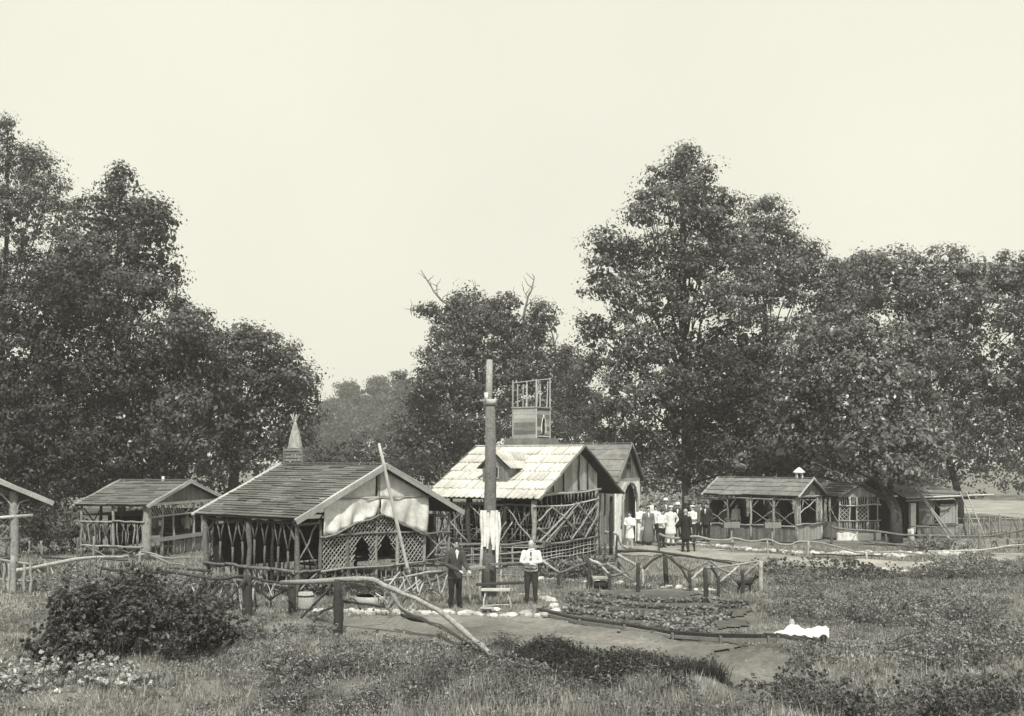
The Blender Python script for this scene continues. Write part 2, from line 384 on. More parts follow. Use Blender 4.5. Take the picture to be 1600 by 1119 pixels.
# ------------------------------------------------------------------ buildings
def P_A():
    fr = Frame((-6.02, 30.4), (4.35, 5.0), (-3.74, 3.1)); t = thing('pavilion', 'large rustic open pavilion with dark lapped board roof and pale canvas across its gable', 'pavilion', fr(3.3, 2.4, 0))
    gable_roof(t, fr, 6.63, 4.86, 2.27, 3.77, 24, 6, ROOFB, bm=PLANKL, br=.12, th=.022, lift=.03, wob=.016)
    for u0, u1 in ((-.08, 3.31), (6.7, 3.32)):
        MB().bar(fr(u0, -.09, 2.2), fr(u1, -.09, 3.74), .03, .16).build('rake_board', PLANKL, t)
    g = on_u(fr, .25); s = on_v(fr, .2); bk = on_u(fr, 4.6); rt = on_v(fr, 6.3)
    posts(t, s, [.25, 2.4, 4.6], 0, 2.3, .085, BARK); posts(t, s, [1.35], .0, 2.2, .05, BARKD)
    posts(t, g, [1.06, 2.07, 3.2, 4.02, 5.24, 6.35], 0, 2.2, .06, STICK)
    stick(t, 'post', g(3.2, 2.1, .05), g(3.25, 3.6, .05), .06, STICK, .01)
    posts(t, bk, [.3, 1.5, 2.6, 3.7, 4.9, 6.2], 0, 2.2, .08, BARKD); posts(t, rt, [2.4], 0, 2.25, .07)
    topf = lambda a: 2.27+1.5*(1-abs(a-3.3)/3.3)-.07
    # gable canvas
    def sheet(a0, a1, zt, zb, folds, nm, off=.1, nx=24, nz=8):
        vs = []; fs = []
        for i in range(nx+1):
            for j in range(nz+1):
                a = a0+(a1-a0)*i/nx; k = j/nz; z = zt(a)*(1-k)+zb(a)*k
                o = off+folds*math.sin(i*1.15+k*2.2)*k+.5*folds*math.sin(i*.5+k*5)
                vs.append(g(a, z, o))
        for i in range(nx):
            for j in range(nz):
                q = i*(nz+1)+j; fs.append((q, q+1, q+nz+2, q+nz+1))
        o = MB().add(vs, fs).build(nm, CANVAS, t, True)
        so_ = o.modifiers.new('thick', 'SOLIDIFY'); so_.thickness = .008
    sheet(1.1, 3.12, topf, lambda a: 2.8, .012, 'gable_canvas', .06); sheet(3.3, 5.3, topf, lambda a: 2.76, .012, 'gable_canvas', .06)
    drop = lambda a: 1.74+.57*max(0, (a-1.06)/2.14)**1.3
    dropr = lambda a: 2.31-.75*max(0, (a-3.25)/2.05)**.9
    sheet(1.06, 3.2, lambda a: 2.82, drop, .06, 'canvas_drape', .12); sheet(3.26, 5.3, lambda a: 2.78, dropr, .045, 'canvas_drape', .12)
    stick(t, 'curtain_pole', g(.9, 2.82, .15), g(5.4, 2.77, .15), .022, PLANKL, .004, 6)
    for a, b in (((1.06, 1.7), (3.2, 2.27)), ((5.3, 1.52), (3.24, 2.27))): stick(t, 'arch_pole', g(a[0], a[1], .16), g(b[0], b[1], .16), .035, STICK, .02, 4)
    rails(t, g, 1.0, 5.3, [1.7, .72], .04); rails(t, g, 5.2, 6.4, [1.6, .75], .035)
    arch = lambda c: (lambda a, z: abs(a-c) < .3*(1-max(0, z-1.2)/.5) and z < 1.6)
    lattice(t, g, 1.1, 2.05, .76, 1.66, .15); lattice(t, g, 2.1, 3.15, .76, 2.2, .15, hole=arch(2.62))
    lattice(t, g, 3.2, 4.0, .76, 2.2, .15, hole=arch(3.6)); lattice(t, g, 4.05, 5.2, .76, 1.62, .17)
    uprights(t, g, 1.1, 5.2, .05, .7, .3, .03); xbrace(t, g, .1, 1.0, .8, 2.2); xbrace(t, g, .1, 1.0, .1, .75)
    xbrace(t, g, 5.3, 6.3, .8, 1.6); rails(t, g, .1, 1.0, [.78, 2.1], .05, BARK)
    for a0, a1 in ((.25, 1.3), (1.35, 2.4), (2.4, 3.5), (3.5, 4.6)):
        rails(t, s, a0, a1, [.78, .35], .055, BARK); forks(t, s, a0+.1, a1-.1, .8, 2.2, .5, .035, BARK); uprights(t, s, a0+.1, a1-.1, .1, .78, .3, .03, STICK)
        rails(t, s, a0, a1, [2.15], .05, BARKD)
    for a0 in (.3, 1.5, 2.6, 3.7, 4.9): 
        rails(t, bk, a0, a0+1.2, [.8, 2.1], .05, BARKD); xbrace(t, bk, a0, a0+1.1, .8, 2.1, .035, BARKD); uprights(t, bk, a0, a0+1.1, .1, .8, .25, .03)
    rails(t, rt, .3, 4.6, [.8, 2.1], .05); forks(t, rt, .4, 4.4, .8, 2.1, .6, .035, BARKD)
    # knee braces on eave posts
    for v in (.25, 2.4, 4.6): stick(t, 'knee_brace', s(v, 1.6), s(v+(.5 if v < 4 else -.5), 2.2), .035, BARK)
    plank_wall(t, on_u(fr, 4.5), .4, 6.2, .6, lambda a: 1.95, .3, SHADED, 'shade_back'); plank_wall(t, on_v(fr, 5.9), .5, 4.4, .6, lambda a: 2.1, .3, SHADED, 'shade_back')  # near-black boards added so the open interior reads dark
    # dark hanging basket inside
    b = MB().ell(fr(1.1, 1.9, 1.72), (.38, .22, .2), 10, 6, .08).build('hanging_basket', DARK, t, True)
    MB().bar(fr(3.3, .3, .14), fr(3.3, 4.5, .14), 5.8, .06).build('floor', BARKD, t)  # floor coloured near-black, painting in the dark interior
    for v_ in (1.6, 3.2): MB().bar(fr(1.6, v_, .8), fr(5.6, v_, .8), .7, .06).build('table_board', BARKD, t)  # dark table boards added to deepen the interior
    # cupola with lattice box and a small pointed spire at the far ridge end
    c = fr(3.3, 4.2, 0); cb = MB()
    for dx in (-.3, .3):
        for dy in (-.3, .3): cb.bar(c+Vector((dx, dy, 3.55)), c+Vector((dx, dy, 4.35)), .06, .06, (0, 1, 0))
    k = cb.build('cupola_frame', BARK, t)
    for z in np.arange(3.7, 4.3, .11):
        q = MB()
        for (a, b_) in (((-.3, -.3), (.3, -.3)), ((.3, -.3), (.3, .3)), ((.3, .3), (-.3, .3)), ((-.3, .3), (-.3, -.3))):
            q.bar(c+Vector((a[0], a[1], z)), c+Vector((b_[0], b_[1], z)), .035, .07)
        q.build('cupola_slat', PLANK, t)
    MB().tube([c+Vector((0, 0, 4.3)), c+Vector((0, 0, 4.7)), c+Vector((0, 0, 5.2))], [.24, .17, .03], 9).build('spire', BARKL, t)
    for dx, dy in ((-.16, .05), (.14, -.03), (.02, .1), (-.05, -.1)): stick(t, 'spire_pole', c+Vector((0, 0, 5.1)), c+Vector((dx, dy, 5.42)), .025, BARKL, .01, 2)
P_A()
def P_B():
    fr = Frame((-14.05, 41.9), (1.44, 6.4), (-3.0, .7)); t = thing('pavilion', 'smaller open pavilion at the left with planked gable and frieze of slanted sticks', 'pavilion', fr(3.2, 1.6, 0))
    gable_roof(t, fr, 6.4, 3.15, 2.15, 3.02, 14, 5, ROOFB, bm=PLANKL, br=.12, th=.022, lift=.03, wob=.014)
    for u0, u1 in ((-.08, 3.2), (6.48, 3.21)): MB().bar(fr(u0, -.08, 2.1), fr(u1, -.08, 3.0), .03, .11).build('rake_board', POLEW, t)
    g = on_u(fr, .2); s = on_v(fr, .2); bk = on_u(fr, 3.0); rt = on_v(fr, 6.2)
    posts(t, g, [.3], 0, 2.2, .16, BARKL); posts(t, g, [1.4, 2.3, 3.9, 4.6, 6.1], 0, 2.1, .055, BARKL)
    posts(t, s, [1.6, 3.0], 0, 2.1, .06, STICK); posts(t, bk, [1.5, 3.2, 4.8, 6.2], 0, 2.1, .07, BARKD)
    plank_wall(t, g, .5, 5.9, 2.2, lambda a: 2.15+.87*(1-abs(a-3.2)/3.2)-.08, .2, PLANK)
    MB().bar(g(.3, 2.16, .08), g(6.2, 2.16, .08), .06, .1).build('tie_beam', POLEW, t)
    slant(t, g, .5, 3.0, 1.68, 2.08, .17, .022, BARKL, .35); rails(t, g, .4, 6.1, [1.65], .035, BARKL)
    xbrace(t, g, 3.1, 3.9, 1.68, 2.08, .025, BARKL); xbrace(t, g, 4.6, 5.4, 1.68, 2.08, .025, BARKL)
    MB().bar(g(.5, .75, .05), g(6.1, .75, .05), .04, .16).build('rail_board', PLANKL, t)
    uprights(t, g, .5, 6.0, .05, .7, .3, .03); MB().bar(bk(.4, .8), bk(6.2, .8), .04, .18).build('rail_board', PLANK, t)
    plank_wall(t, g, 2.4, 6.0, .1, lambda a: .6+random.uniform(-.05, .05), .16, BARK, 'low_board')
    xbrace(t, bk, .4, 1.5, .9, 2.0, .03, BARKD)
    for a0 in (.2, 1.6): 
        rails(t, s, a0, a0+1.4, [.55, 1.5], .04, BARKL); uprights(t, s, a0, a0+1.4, .55, 1.5, .22, .03, STICK); xbrace(t, s, a0, a0+1.4, .05, .55, .03)
        forks(t, s, a0+.1, a0+1.3, .55, 1.5, .5, .025)
    MB().bar(fr(3.2, .2, 1.75), fr(3.2, 3.0, 1.75), 5.8, .03).build('ceiling', SHADED, t)
    plank_wall(t, bk, 2.0, 5.0, .3, lambda a: 1.75, .3, SHADED, 'shade_back'); plank_wall(t, on_v(fr, 6.0), .3, 2.9, .1, lambda a: 1.6, .3, SHADED, 'shade_back')  # near-black boards added to darken the inside of this pavilion
    for z in (.9, 1.3): rails(t, on_v(fr, 5.9), .2, 3, [z], .05, BARKD)
    v = fr(3.2, 1.2, 3.0); MB().bar(v, v+Vector((0, 0, .22)), .1, .1, (0, 1, 0)).build('ridge_vent', WHITEW, t)
P_B()
def P_E():
    fr = Frame((-19.4, 31.9), (.656, .754), (-.754, .656)); t = thing('pavilion', 'rustic pavilion cut off by the left edge with arched braces on a log post', 'pavilion', fr(3, 2, 0))
    gable_roof(t, fr, 6.0, 4.5, 2.5, 3.8, 12, 3, ROOFB, bm=PLANKL, br=.14)
    MB().bar(fr(6.06, -.1, 2.46), fr(3.0, -.1, 3.78), .03, .15).build('rake_board', PLANKL, t)
    g = on_u(fr, .25); r = on_v(fr, 4.9)
    posts(t, g, [.4, 2.4, 3.6], 0, 2.6, .1, STICK); posts(t, g, [4.9], 0, 2.9, .14, STICK); posts(t, r, [2.2, 4.3], 0, 2.5, .09, BARKD); posts(t, on_u(fr, 4.3), [.4, 2.4], 0, 2.5, .09, BARKD)
    plank_wall(t, on_u(fr, .5), .6, 5.2, 2.75, lambda a: 2.5+1.3*(1-abs(a-3)/3)-.1, .2, PLANK)
    for c in (2.4, 3.6, 4.9):
        for sg in (-1, 1):
            poly(t, 'arched_brace', [g(c+sg*.05, 2.1, .05), g(c+sg*.15, 2.5, .05), g(c+sg*.5, 2.85 if sg < 0 or c < 4 else 2.6, .05)], .035, BARKL)
    rails(t, g, .2, 5.5, [2.08], .07, POLEW); rails(t, g, .3, 5.1, [.75, 1.35], .05, STICK)
    uprights(t, g, .4, 4.9, .05, .75, .24, .04, STICK); forks(t, g, .5, 4.8, .8, 2.0, .6, .035, STICK); xbrace(t, g, 3.6, 4.9, .75, 1.35, .03); xbrace(t, g, 2.4, 3.6, .75, 1.35, .03)
    lattice(t, g, 3.8, 4.75, 1.35, 2.0, .3, STICK, r=.018)
    rails(t, r, .2, 4.3, [.75, 2.3], .05); xbrace(t, r, .2, 2.2, .8, 2.2); forks(t, r, .3, 4.2, .1, .75, .5, .03)
P_E()
def P_C():
    fr = Frame((.966, 38.2), (3.6, 6.9), (-4.0, 2.1)); t = thing('hall', 'big rustic hall with whitewashed slab roof and dormer behind the mast', 'hall', fr(3.9, 2.2, 0))
    Wd, Ln, ze, zr = 7.78, 4.72, 2.54, 4.42
    gable_roof(t, fr, Wd, Ln, ze, zr, 6, 8, ROOFW, sc=True, bm=BARK, br=.1, th=.025, lift=.055)
    g = on_u(fr, .3); s = on_v(fr, .25); bk = on_u(fr, 4.5); rt = on_v(fr, 5.8)
    posts(t, g, [.15, 5.8], 0, 2.7, .1, BARKL); posts(t, g, [7.3], 0, 2.4, .08, BARKD); posts(t, s, [1.5, 3.0, 4.5], 0, 2.5, .09, BARKD); posts(t, bk, [1.5, 3, 4.5, 5.8], 0, 2.5, .08, BARKD)
    topf = lambda a: ze+(zr-ze)*(1-abs(a-3.89)/3.89)-.1
    plank_wall(t, g, .75, 5.85, 2.72, topf, .3, PLANKL, th=.03)
    for a in (1.6, 2.5, 3.9, 4.75): stick(t, 'batten', g(a, 2.75, .07), g(a, topf(a)-.05, .07), .04, BARKD, .01, 2)
    poly(t, 'tie_beam', [g(-.1, 2.62, .14), g(2, 2.68, .14), g(3.8, 2.66, .14), g(5.9, 2.74, .14)], .06, BARKL)
    poly(t, 'rail', [g(0, 2.28, .1), g(2.5, 2.2, .1), g(4, 2.26, .1), g(5.8, 2.36, .1)], .04, BARKL)
    rails(t, g, .15, 5.8, [.85, 1.45], .045, STICK); uprights(t, g, .2, 5.7, 2.3, 2.62, .35, .03, STICK, .02)
    # big diamonds
    for (a, z, b, w) in ((.3, 1.0, 3.6, 2.3), (.7, .9, 4.0, 2.3), (1.0, .9, 3.3, 1.95), (.3, 1.75, 1.5, 2.25), (1.4, 2.2, 4.3, .95), (3.6, 2.25, 5.7, 1.2), (4.4, .9, 5.7, 1.75), (3.1, .9, 5.6, 2.2), (.3, 1.5, 1.6, .95), (2.2, 1.9, 3.2, 1.35)):
        stick(t, 'brace', g(a, z, .12), g(b, w, .12), .04, BARKL, .012, 4)
    for a in (1.3, 2.4, 3.5, 4.6): stick(t, 'upright_stick', g(a, .85, .02), g(a+random.uniform(-.1, .1), 2.3, .02), .035, STICK)
    lattice(t, g, .3, 5.7, .95, 2.2, .3, STICK, r=.016)
    wattle(t, g, .15, 5.8, .05, .85, .12, .36, .022, BARKL)
    wattle(t, on_u(fr, .55), .6, 5.6, .1, 2.1, .3, .8, .02, BARKD)
    # eave side: dense stick work
    for a0 in (.3, 1.5, 3.0):
        a1 = a0+(1.2 if a0 < 1 else 1.5)
        rails(t, s, a0, a1, [2.3, .85], .05, BARK); forks(t, s, a0+.1, a1-.1, .9, 2.3, .35, .03, BARK); wattle(t, s, a0, a1, .1, .85, .14, .4, .02)
        xbrace(t, s, a0, a1, .9, 2.3, .035, STICK); wattle(t, on_v(fr, .5), a0, a1, 1.0, 2.2, .2, .4, .015, STICK)
    for a in (1.7, 1.95, 2.2): stick(t, 'brace', s(a, .95, .1), s(a-.55, 1.7, .1), .03, BARKL)
    for a0 in (.4, 1.5, 3, 4.5): xbrace(t, bk, a0, a0+1.3, .2, 2.3, .04, BARKD); uprights(t, bk, a0, a0+1.4, .1, 2.3, .3, .03, BARK)
    plank_wall(t, rt, .3, 4.4, .1, lambda a: 2.9, .25, SHADED)
    plank_wall(t, on_u(fr, .9), 5.95, 7.5, .05, lambda a: 2.5, .17, BARKD, 'porch_plank'); posts(t, on_u(fr, .6), [6.3, 6.9, 7.4], .05, 2.5, .05, STICK)  # porch planks coloured near-black, the porch shadow painted in
    plank_wall(t, on_u(fr, 3.4), .5, 5.6, .1, lambda a: 2.3, .35, SHADED, 'shade_board'); plank_wall(t, on_v(fr, 4.2), .9, 4.2, .1, lambda a: 2.3, .35, SHADED, 'shade_board')  # dark boards added to close the view through and darken the hall
    MB().bar(fr(5.4, .2, 2.7), fr(5.4, 4.6, 2.7), .06, .06).build('purlin', BARKD, t)
    # dormer
    c = 2.35; 
    def dz(u): return ze+(zr-ze)*u/3.89
    u0, u1 = .95, 2.95; d = on_v(fr, u0+.1); zb = dz(u0+.1)+.02
    topd = lambda a: zb+.62+.55*(1-abs(a-c)/.62)-.03
    plank_wall(t, d, c-.52, c-.14, zb, topd, .13, PLANK, 'dormer_plank'); plank_wall(t, d, c+.14, c+.52, zb, topd, .13, PLANK, 'dormer_plank')
    plank_wall(t, d, c-.14, c+.14, zb, lambda a: zb+.18, .14, PLANK, 'dormer_plank'); plank_wall(t, d, c-.14, c+.14, zb+.58, topd, .14, PLANK, 'dormer_plank')
    wn = MB(); 
    for (a, z, b, w) in ((c-.15, zb+.17, c+.15, zb+.17), (c-.15, zb+.59, c+.15, zb+.59), (c-.15, zb+.17, c-.15, zb+.59), (c+.15, zb+.17, c+.15, zb+.59), (c, zb+.17, c, zb+.59)): wn.bar(d(a, z, .03), d(b, w, .03), .035, .035, (1, .3, 0))
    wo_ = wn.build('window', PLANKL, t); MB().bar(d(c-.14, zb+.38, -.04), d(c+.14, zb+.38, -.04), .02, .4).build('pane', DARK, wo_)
    for sg in (-1, 1):
        MB().add([d(c+sg*.52, zb-.02, 0), d(c+sg*.52, zb+.62, 0), fr(1.95, c+sg*.52, zb+.5)], [(0, 1, 2)]).build('dormer_cheek', PLANK, t)
        slope(t, d(c+sg*.66, zb+.55, .12) if sg < 0 else fr(2.3, c+.66, zb+.55), fr(2.3, c-.66, zb+.55) if sg < 0 else d(c+.66, zb+.55, .12),
              fr(u1+.3, c, zb+1.15) if sg < 0 else d(c, zb+1.15, .12), d(c, zb+1.15, .12) if sg < 0 else fr(u1+.3, c, zb+1.15), 2, 3, ROOFW, scallop=True, th=.015, lift=.02)
P_C()
def P_F():
    fr = Frame((4.72, 48.6), (1.65, 4.0), (-4.0, 1.65)); t = thing('chapel', 'small chapel with arched doorway and cross opening behind the hall', 'chapel', fr(2.15, 3, 0))
    Wd, Ln, ze, zr = 4.33, 5.2, 2.9, 4.62
    gable_roof(t, fr, Wd, Ln, ze, zr, 7, 4, ROOFG, bm=PLANK, br=.1, th=.02, lift=.02)
    g = on_u(fr, .15); cx = 2.3
    topf = lambda a: ze+(zr-ze)*(1-abs(a-Wd/2)/(Wd/2))-.09
    arch = lambda a: 1.75+1.05*math.sqrt(max(0, 1-((a-cx)/1.2)**2))**1.2 if abs(a-cx) < 1.2 else 0
    # wall around the arch, in vertical strips with recessed joints
    x = .15
    while x < Wd-.15:
        a0, a1 = x+.004, min(x+.14, Wd-.15)-.004; zb = max(arch(a0), arch(a1)) if abs((a0+a1)/2-cx) < 1.2 else 0
        o = random.uniform(0, .01)
        MB().slab(g(a0, zb, o), g(a1, zb, o), g(a1, 2.95, o), g(a0, 2.95, o), -fr.v, .05).build('wall_board', WHITEW, t); x += .14
    MB().slab(g(.1, 2.95, .03), g(Wd-.1, 2.95, .03), g(Wd-.1, 3.03, .03), g(.1, 3.03, .03), -fr.v, .08).build('tie_beam', PLANKL, t)
    plank_wall(t, g, .1, Wd-.1, 3.03, topf, .18, PLANK, 'gable_plank')
    for (dx, dz) in ((-.15, -.12), (.15, -.12), (-.15, .2), (.15, .2)): MB().bar(g(cx-.15+dx, 3.6+dz, .05), g(cx-.15+dx, 3.6+dz+.22, .05), .2, .03, fr.v).build('dark_cross_bar', DARK, t)  # dark bars on the gable face stand for the unlit opening
    pts = [g(cx+1.2*math.sin(q), 1.75+1.08*max(0, math.cos(q))**.9, .07) for q in np.linspace(-math.pi/2, math.pi/2, 13)]
    poly(t, 'door_arch', [g(cx-1.2, 0, .07)]+pts+[g(cx+1.2, 0, .07)], .06, PLANKL, taper=1)
    for a in (cx-.9, cx-.45, cx, cx+.45, cx+.9): MB().bar(g(a, 0, -.35), g(a, arch(a)-.1, -.35), .36, .04, fr.v).build('door_board', PLANK, t)
    plank_wall(t, on_v(fr, .1), .2, 5.1, 0, lambda a: ze, .3, PLANK); plank_wall(t, on_v(fr, Wd-.1), .2, 5.1, 0, lambda a: ze, .3, PLANKL); plank_wall(t, on_u(fr, 5.1), .1, Wd-.1, 0, topf, .3, PLANK)
    # belfry tower on the far end of the ridge
    tw = thing('belfry', 'unfinished square board belfry with open poles on top and pointed window', 'tower', (.95, 53.0, 4.4)); c = Vector((.95, 53.0, 0))
    tf = Frame((1.02, 52.0), fr.u, fr.v); 
    d = 1.05; f2 = Frame((c.x, c.y), (1.05, 1.7), (-1.7, 1.05)); q = .66
    MB().hexa([f2(a, b, 4.4) for a, b in ((-1, -1), (1, -1), (1, 1), (-1, 1))]+[f2(a, b, 4.92) for a, b in ((-.95, -.95), (.95, -.95), (.95, .95), (-.95, .95))]).build('base', ROOFG, tw)
    for side in range(4):
        A = [(-q, -q), (q, -q), (q, q), (-q, q)][side]; B = [(q, -q), (q, q), (-q, q), (-q, -q)][side]
        pf = lambda s_, z, o=0: f2(A[0]+(B[0]-A[0])*s_, A[1]+(B[1]-A[1])*s_, z)
        z = 4.92; k = 0
        while z < 6.35:
            h = min(.19, 6.4-z); nr = (f2(0, -1, 0)-f2(0, 0, 0), f2(1, 0, 0)-f2(0, 0, 0), f2(0, 1, 0)-f2(0, 0, 0), f2(-1, 0, 0)-f2(0, 0, 0))[side]
            segs = [(0, 1)]
            if side == 0 and 5.15 < z+.1 < 5.95: segs = [(0, .38-.0), (.62, 1)]
            for s0, s1 in segs: MB().slab(pf(s0+.01, z+.006), pf(s1-.01, z+.006), pf(s1-.01, z+h-.006), pf(s0+.01, z+h-.006), nr, .03).build('wall_board', PLANKL if random.random() < .5 else PLANK, tw)
            z += h
        if side == 0:
            for sg in (-1, 1):
                poly(tw, 'window_arch', [pf(.5+sg*.15, 5.15)-f2.v*.03, pf(.5+sg*.15, 5.6)-f2.v*.03, pf(.5+sg*.09, 5.85)-f2.v*.03, pf(.5, 6.05)-f2.v*.03], .02, WHITEW, taper=1)
            MB().slab(pf(.38, 5.1)+f2.v*.02, pf(.62, 5.1)+f2.v*.02, pf(.62, 5.92)+f2.v*.02, pf(.38, 5.92)+f2.v*.02, -f2.v, .015).build('window_dark', DARK, tw)  # near-black sheet paints the darkness of the belfry opening
            MB().bar(pf(.1, 5.02)-f2.v*.05, pf(.85, 5.02)-f2.v*.05, .08, .05).build('sill', POLEW, tw)
        MB().bar(pf(-.05, 6.42), pf(1.05, 6.42), .1, .06).build('top_rail', PLANKL, tw)
        MB().bar(pf(0, 4.92), pf(0, 7.75 if side != 1 else 7.9), .07, .07, (1, 0, 0)).build('corner_post', PLANKL, tw)
    for (a, b, l, z) in ((-.3, -q, .0, 7.55), (.35, -q, .05, 7.7), (-q, -.1, .04, 7.6), (-q, .4, .0, 7.5), (q, .1, .1, 7.8), (-.2, q, 0, 7.6), (.3, q, 0, 7.6)): MB().bar(f2(a, b, 6.44), f2(a+l*2, b, z), .06, .05, (1, 0, 0)).build('open_stud', PLANKL, tw)
    MB().bar(f2(-q, -q, 7.7), f2(-.25, -q, 7.62), .04, .04).build('top_rail', PLANKL, tw); MB().bar(f2(q, -q, 7.85), f2(q, q, 7.78), .05, .04).build('top_rail', PLANKL, tw); MB().bar(f2(-q, -q, 7.7), f2(-q, q, 7.62), .04, .04).build('top_rail', PLANKL, tw)
P_F()
def P_D():
    fr = Frame((13.28, 50.4), (2.06, 2.6), (-3.9, 3.09)); t = thing('pavilion', 'long low pavilion right of the crowd with pale crooked posts at its end', 'pavilion', fr(1.65, 2.5, 0))
    gable_roof(t, fr, 3.32, 4.97, 2.2, 2.98, 4, 4, ROOFG, bm=PLANKL, br=.1, th=.025, lift=.03)
    g = on_u(fr, .2); s = on_v(fr, .15); bk = on_v(fr, 3.2); e = on_u(fr, 4.8)
    posts(t, s, [.2, 1.3, 2.5, 3.7, 4.8], 0, 2.2, .07, STICK); posts(t, g, [.2, .6, 2.6, 3.1], .8, 2.2, .05, BARKL); posts(t, g, [.25, 3.1], 0, 2.2, .07, BARKL); posts(t, bk, [.2, 1.8, 3.3, 4.8], 0, 2.2, .07, BARKD)
    plank_wall(t, g, .2, 3.1, 2.18, lambda a: 2.2+.78*(1-abs(a-1.66)/1.66)-.06, .12, STICK, 'gable_stick'); rails(t, g, .1, 3.2, [2.16], .06, BARKL)
    plank_wall(t, g, .2, 3.1, .05, lambda a: .8+random.uniform(-.03, .03), .14, PLANKL); rails(t, g, .1, 3.2, [.85], .05, BARKL)
    xbrace(t, g, .6, 2.6, 1.4, 2.1, .03, BARKL); lattice(t, g, .2, .6, .9, 2.1, .25, BARKL, r=.014); lattice(t, g, 2.6, 3.1, .9, 2.1, .25, BARKL, r=.014)
    for a0 in (.2, 1.3, 2.5, 3.7):
        plank_wall(t, s, a0+.05, a0+1.1, .05, lambda a: .72+random.uniform(-.05, .05), .13, BARK); rails(t, s, a0, a0+1.15, [.78, 2.05], .045)
        if a0 != 2.5: xbrace(t, s, a0+.05, a0+1.1, .8, 1.5, .025); 
        stick(t, 'knee_brace', s(a0, 1.6), s(a0+.4, 2.1), .03); stick(t, 'knee_brace', s(a0+1.1, 1.6), s(a0+.7, 2.1), .03)
    for a0 in (.2, 1.8, 3.3): rails(t, bk, a0, a0+1.5, [.8, 2.0], .05, BARKD); uprights(t, bk, a0, a0+1.5, .1, 2.0, .22, .04, BARKD)
    plank_wall(t, bk, .3, 4.7, .05, lambda a: 1.9 if int(a*2.2) % 3 else 1.0, .25, SHADED); plank_wall(t, on_u(fr, 4.7), .2, 3.1, .05, lambda a: 1.9, .25, SHADED)  # near-black walls added behind the bays to darken them
    for i, (px, D, lb) in enumerate(((1143, 49.8, 'plank planter box on a post in front of the long low pavilion, beside the crowd'), (1207, 49.6, 'plank planter box on a post before the long low pavilion, near its pale end'))):
        X = (px-800)*D/F; b = thing('planter_box', lb, 'planter', (X, D, 0), 'planter boxes in front of the long pavilion')
        MB().bar((X-.36, D, .92), (X+.36, D, .92), .3, .26).build('box', PLANK, b); stick(b, 'post', (X, D, 0), (X, D, .8), .05, BARKL)
        leaves(b, 'plant', [(X, D, 1.12, .36, .16, .12)], 350, .07, WEED)
    return fr
# leaf clouds ------------------------------------------------------------
def leaf_arrays(c, n, size, asp=.5):
    N = len(c); n = n/np.linalg.norm(n, axis=1, keepdims=True); t = RS.normal(size=(N, 3)); t -= (t*n).sum(1, keepdims=True)*n; t /= np.linalg.norm(t, axis=1, keepdims=True)
    b = np.cross(n, t); s = size[:, None]
    v = np.stack([c-t*s*.5, c+b*s*asp*.5+n*s*.1, c+t*s*.5, c-b*s*asp*.5+n*s*.1], 1).reshape(-1, 3)
    return v, np.arange(N*4).reshape(-1, 4)
def blob(cx, cy, cz, rx, ry, rz, nclump, per, cr, front=.5, shell=.55):
    """leaf positions: clumps in an ellipsoid shell"""
    d = RS.normal(size=(nclump, 3)); d /= np.linalg.norm(d, axis=1, keepdims=True)
    flip = (d[:, 1] > 0) & (RS.rand(nclump) < front); d[flip, 1] *= -1
    ph = RS.rand(6)*6.28
    bump = 1+.2*np.sin(d[:, 0]*5+ph[0])*np.sin(d[:, 2]*6+ph[1])+.10*np.sin(d[:, 0]*11+ph[2]+d[:, 1]*7)*np.sin(d[:, 2]*13+ph[3])
    r = (shell+(1-shell)*RS.rand(nclump)**.6)*bump
    cc = np.array([cx, cy, cz])+d*r[:, None]*np.array([rx, ry, rz])
    out_ = RS.rand(nclump) < .14; cc[out_] += (d[out_]*np.array([rx, ry, rz]))*(.08+.22*RS.rand(out_.sum()))[:, None]
    cs = cr*(.5+.9*RS.rand(nclump)); cs[out_] *= .6
    idx = np.repeat(np.arange(nclump), per); N = len(idx)
    o = RS.normal(size=(N, 3)); o /= np.linalg.norm(o, axis=1, keepdims=True); rr = RS.rand(N)**.45
    p = cc[idx]+o*rr[:, None]*cs[idx][:, None]*np.array([1, 1, .62])
    nrm = o*1.4+d[idx]*.25+np.array([0, 0, .3])+RS.normal(size=(N, 3))*.35
    return p, nrm
def leaves(par, name, blobs, count, size, m, zmin=None):
    ps = []; ns = []; per = 14; tot = sum(b[3]*b[5]+b[4]*b[5]+b[3]*b[4] for b in blobs)
    for b in blobs:
        k = max(3, int(count*(b[3]*b[5]+b[4]*b[5]+b[3]*b[4])/tot/per)); p, n = blob(*b, k, per, min(b[3], b[5])*.3, .4, .3); ps.append(p); ns.append(n)
    p = np.concatenate(ps); n = np.concatenate(ns)
    g = hgt(p[:, 0], p[:, 1]) if zmin is None else zmin
    k = p[:, 2] > g; p = p[k]; n = n[k]
    if par is not None: p = p-np.array(par.location)
    v, f = leaf_arrays(p, n, size*(.6+.8*RS.rand(len(p))))
    return np_mesh(name, v, f, m, par)
P_D()
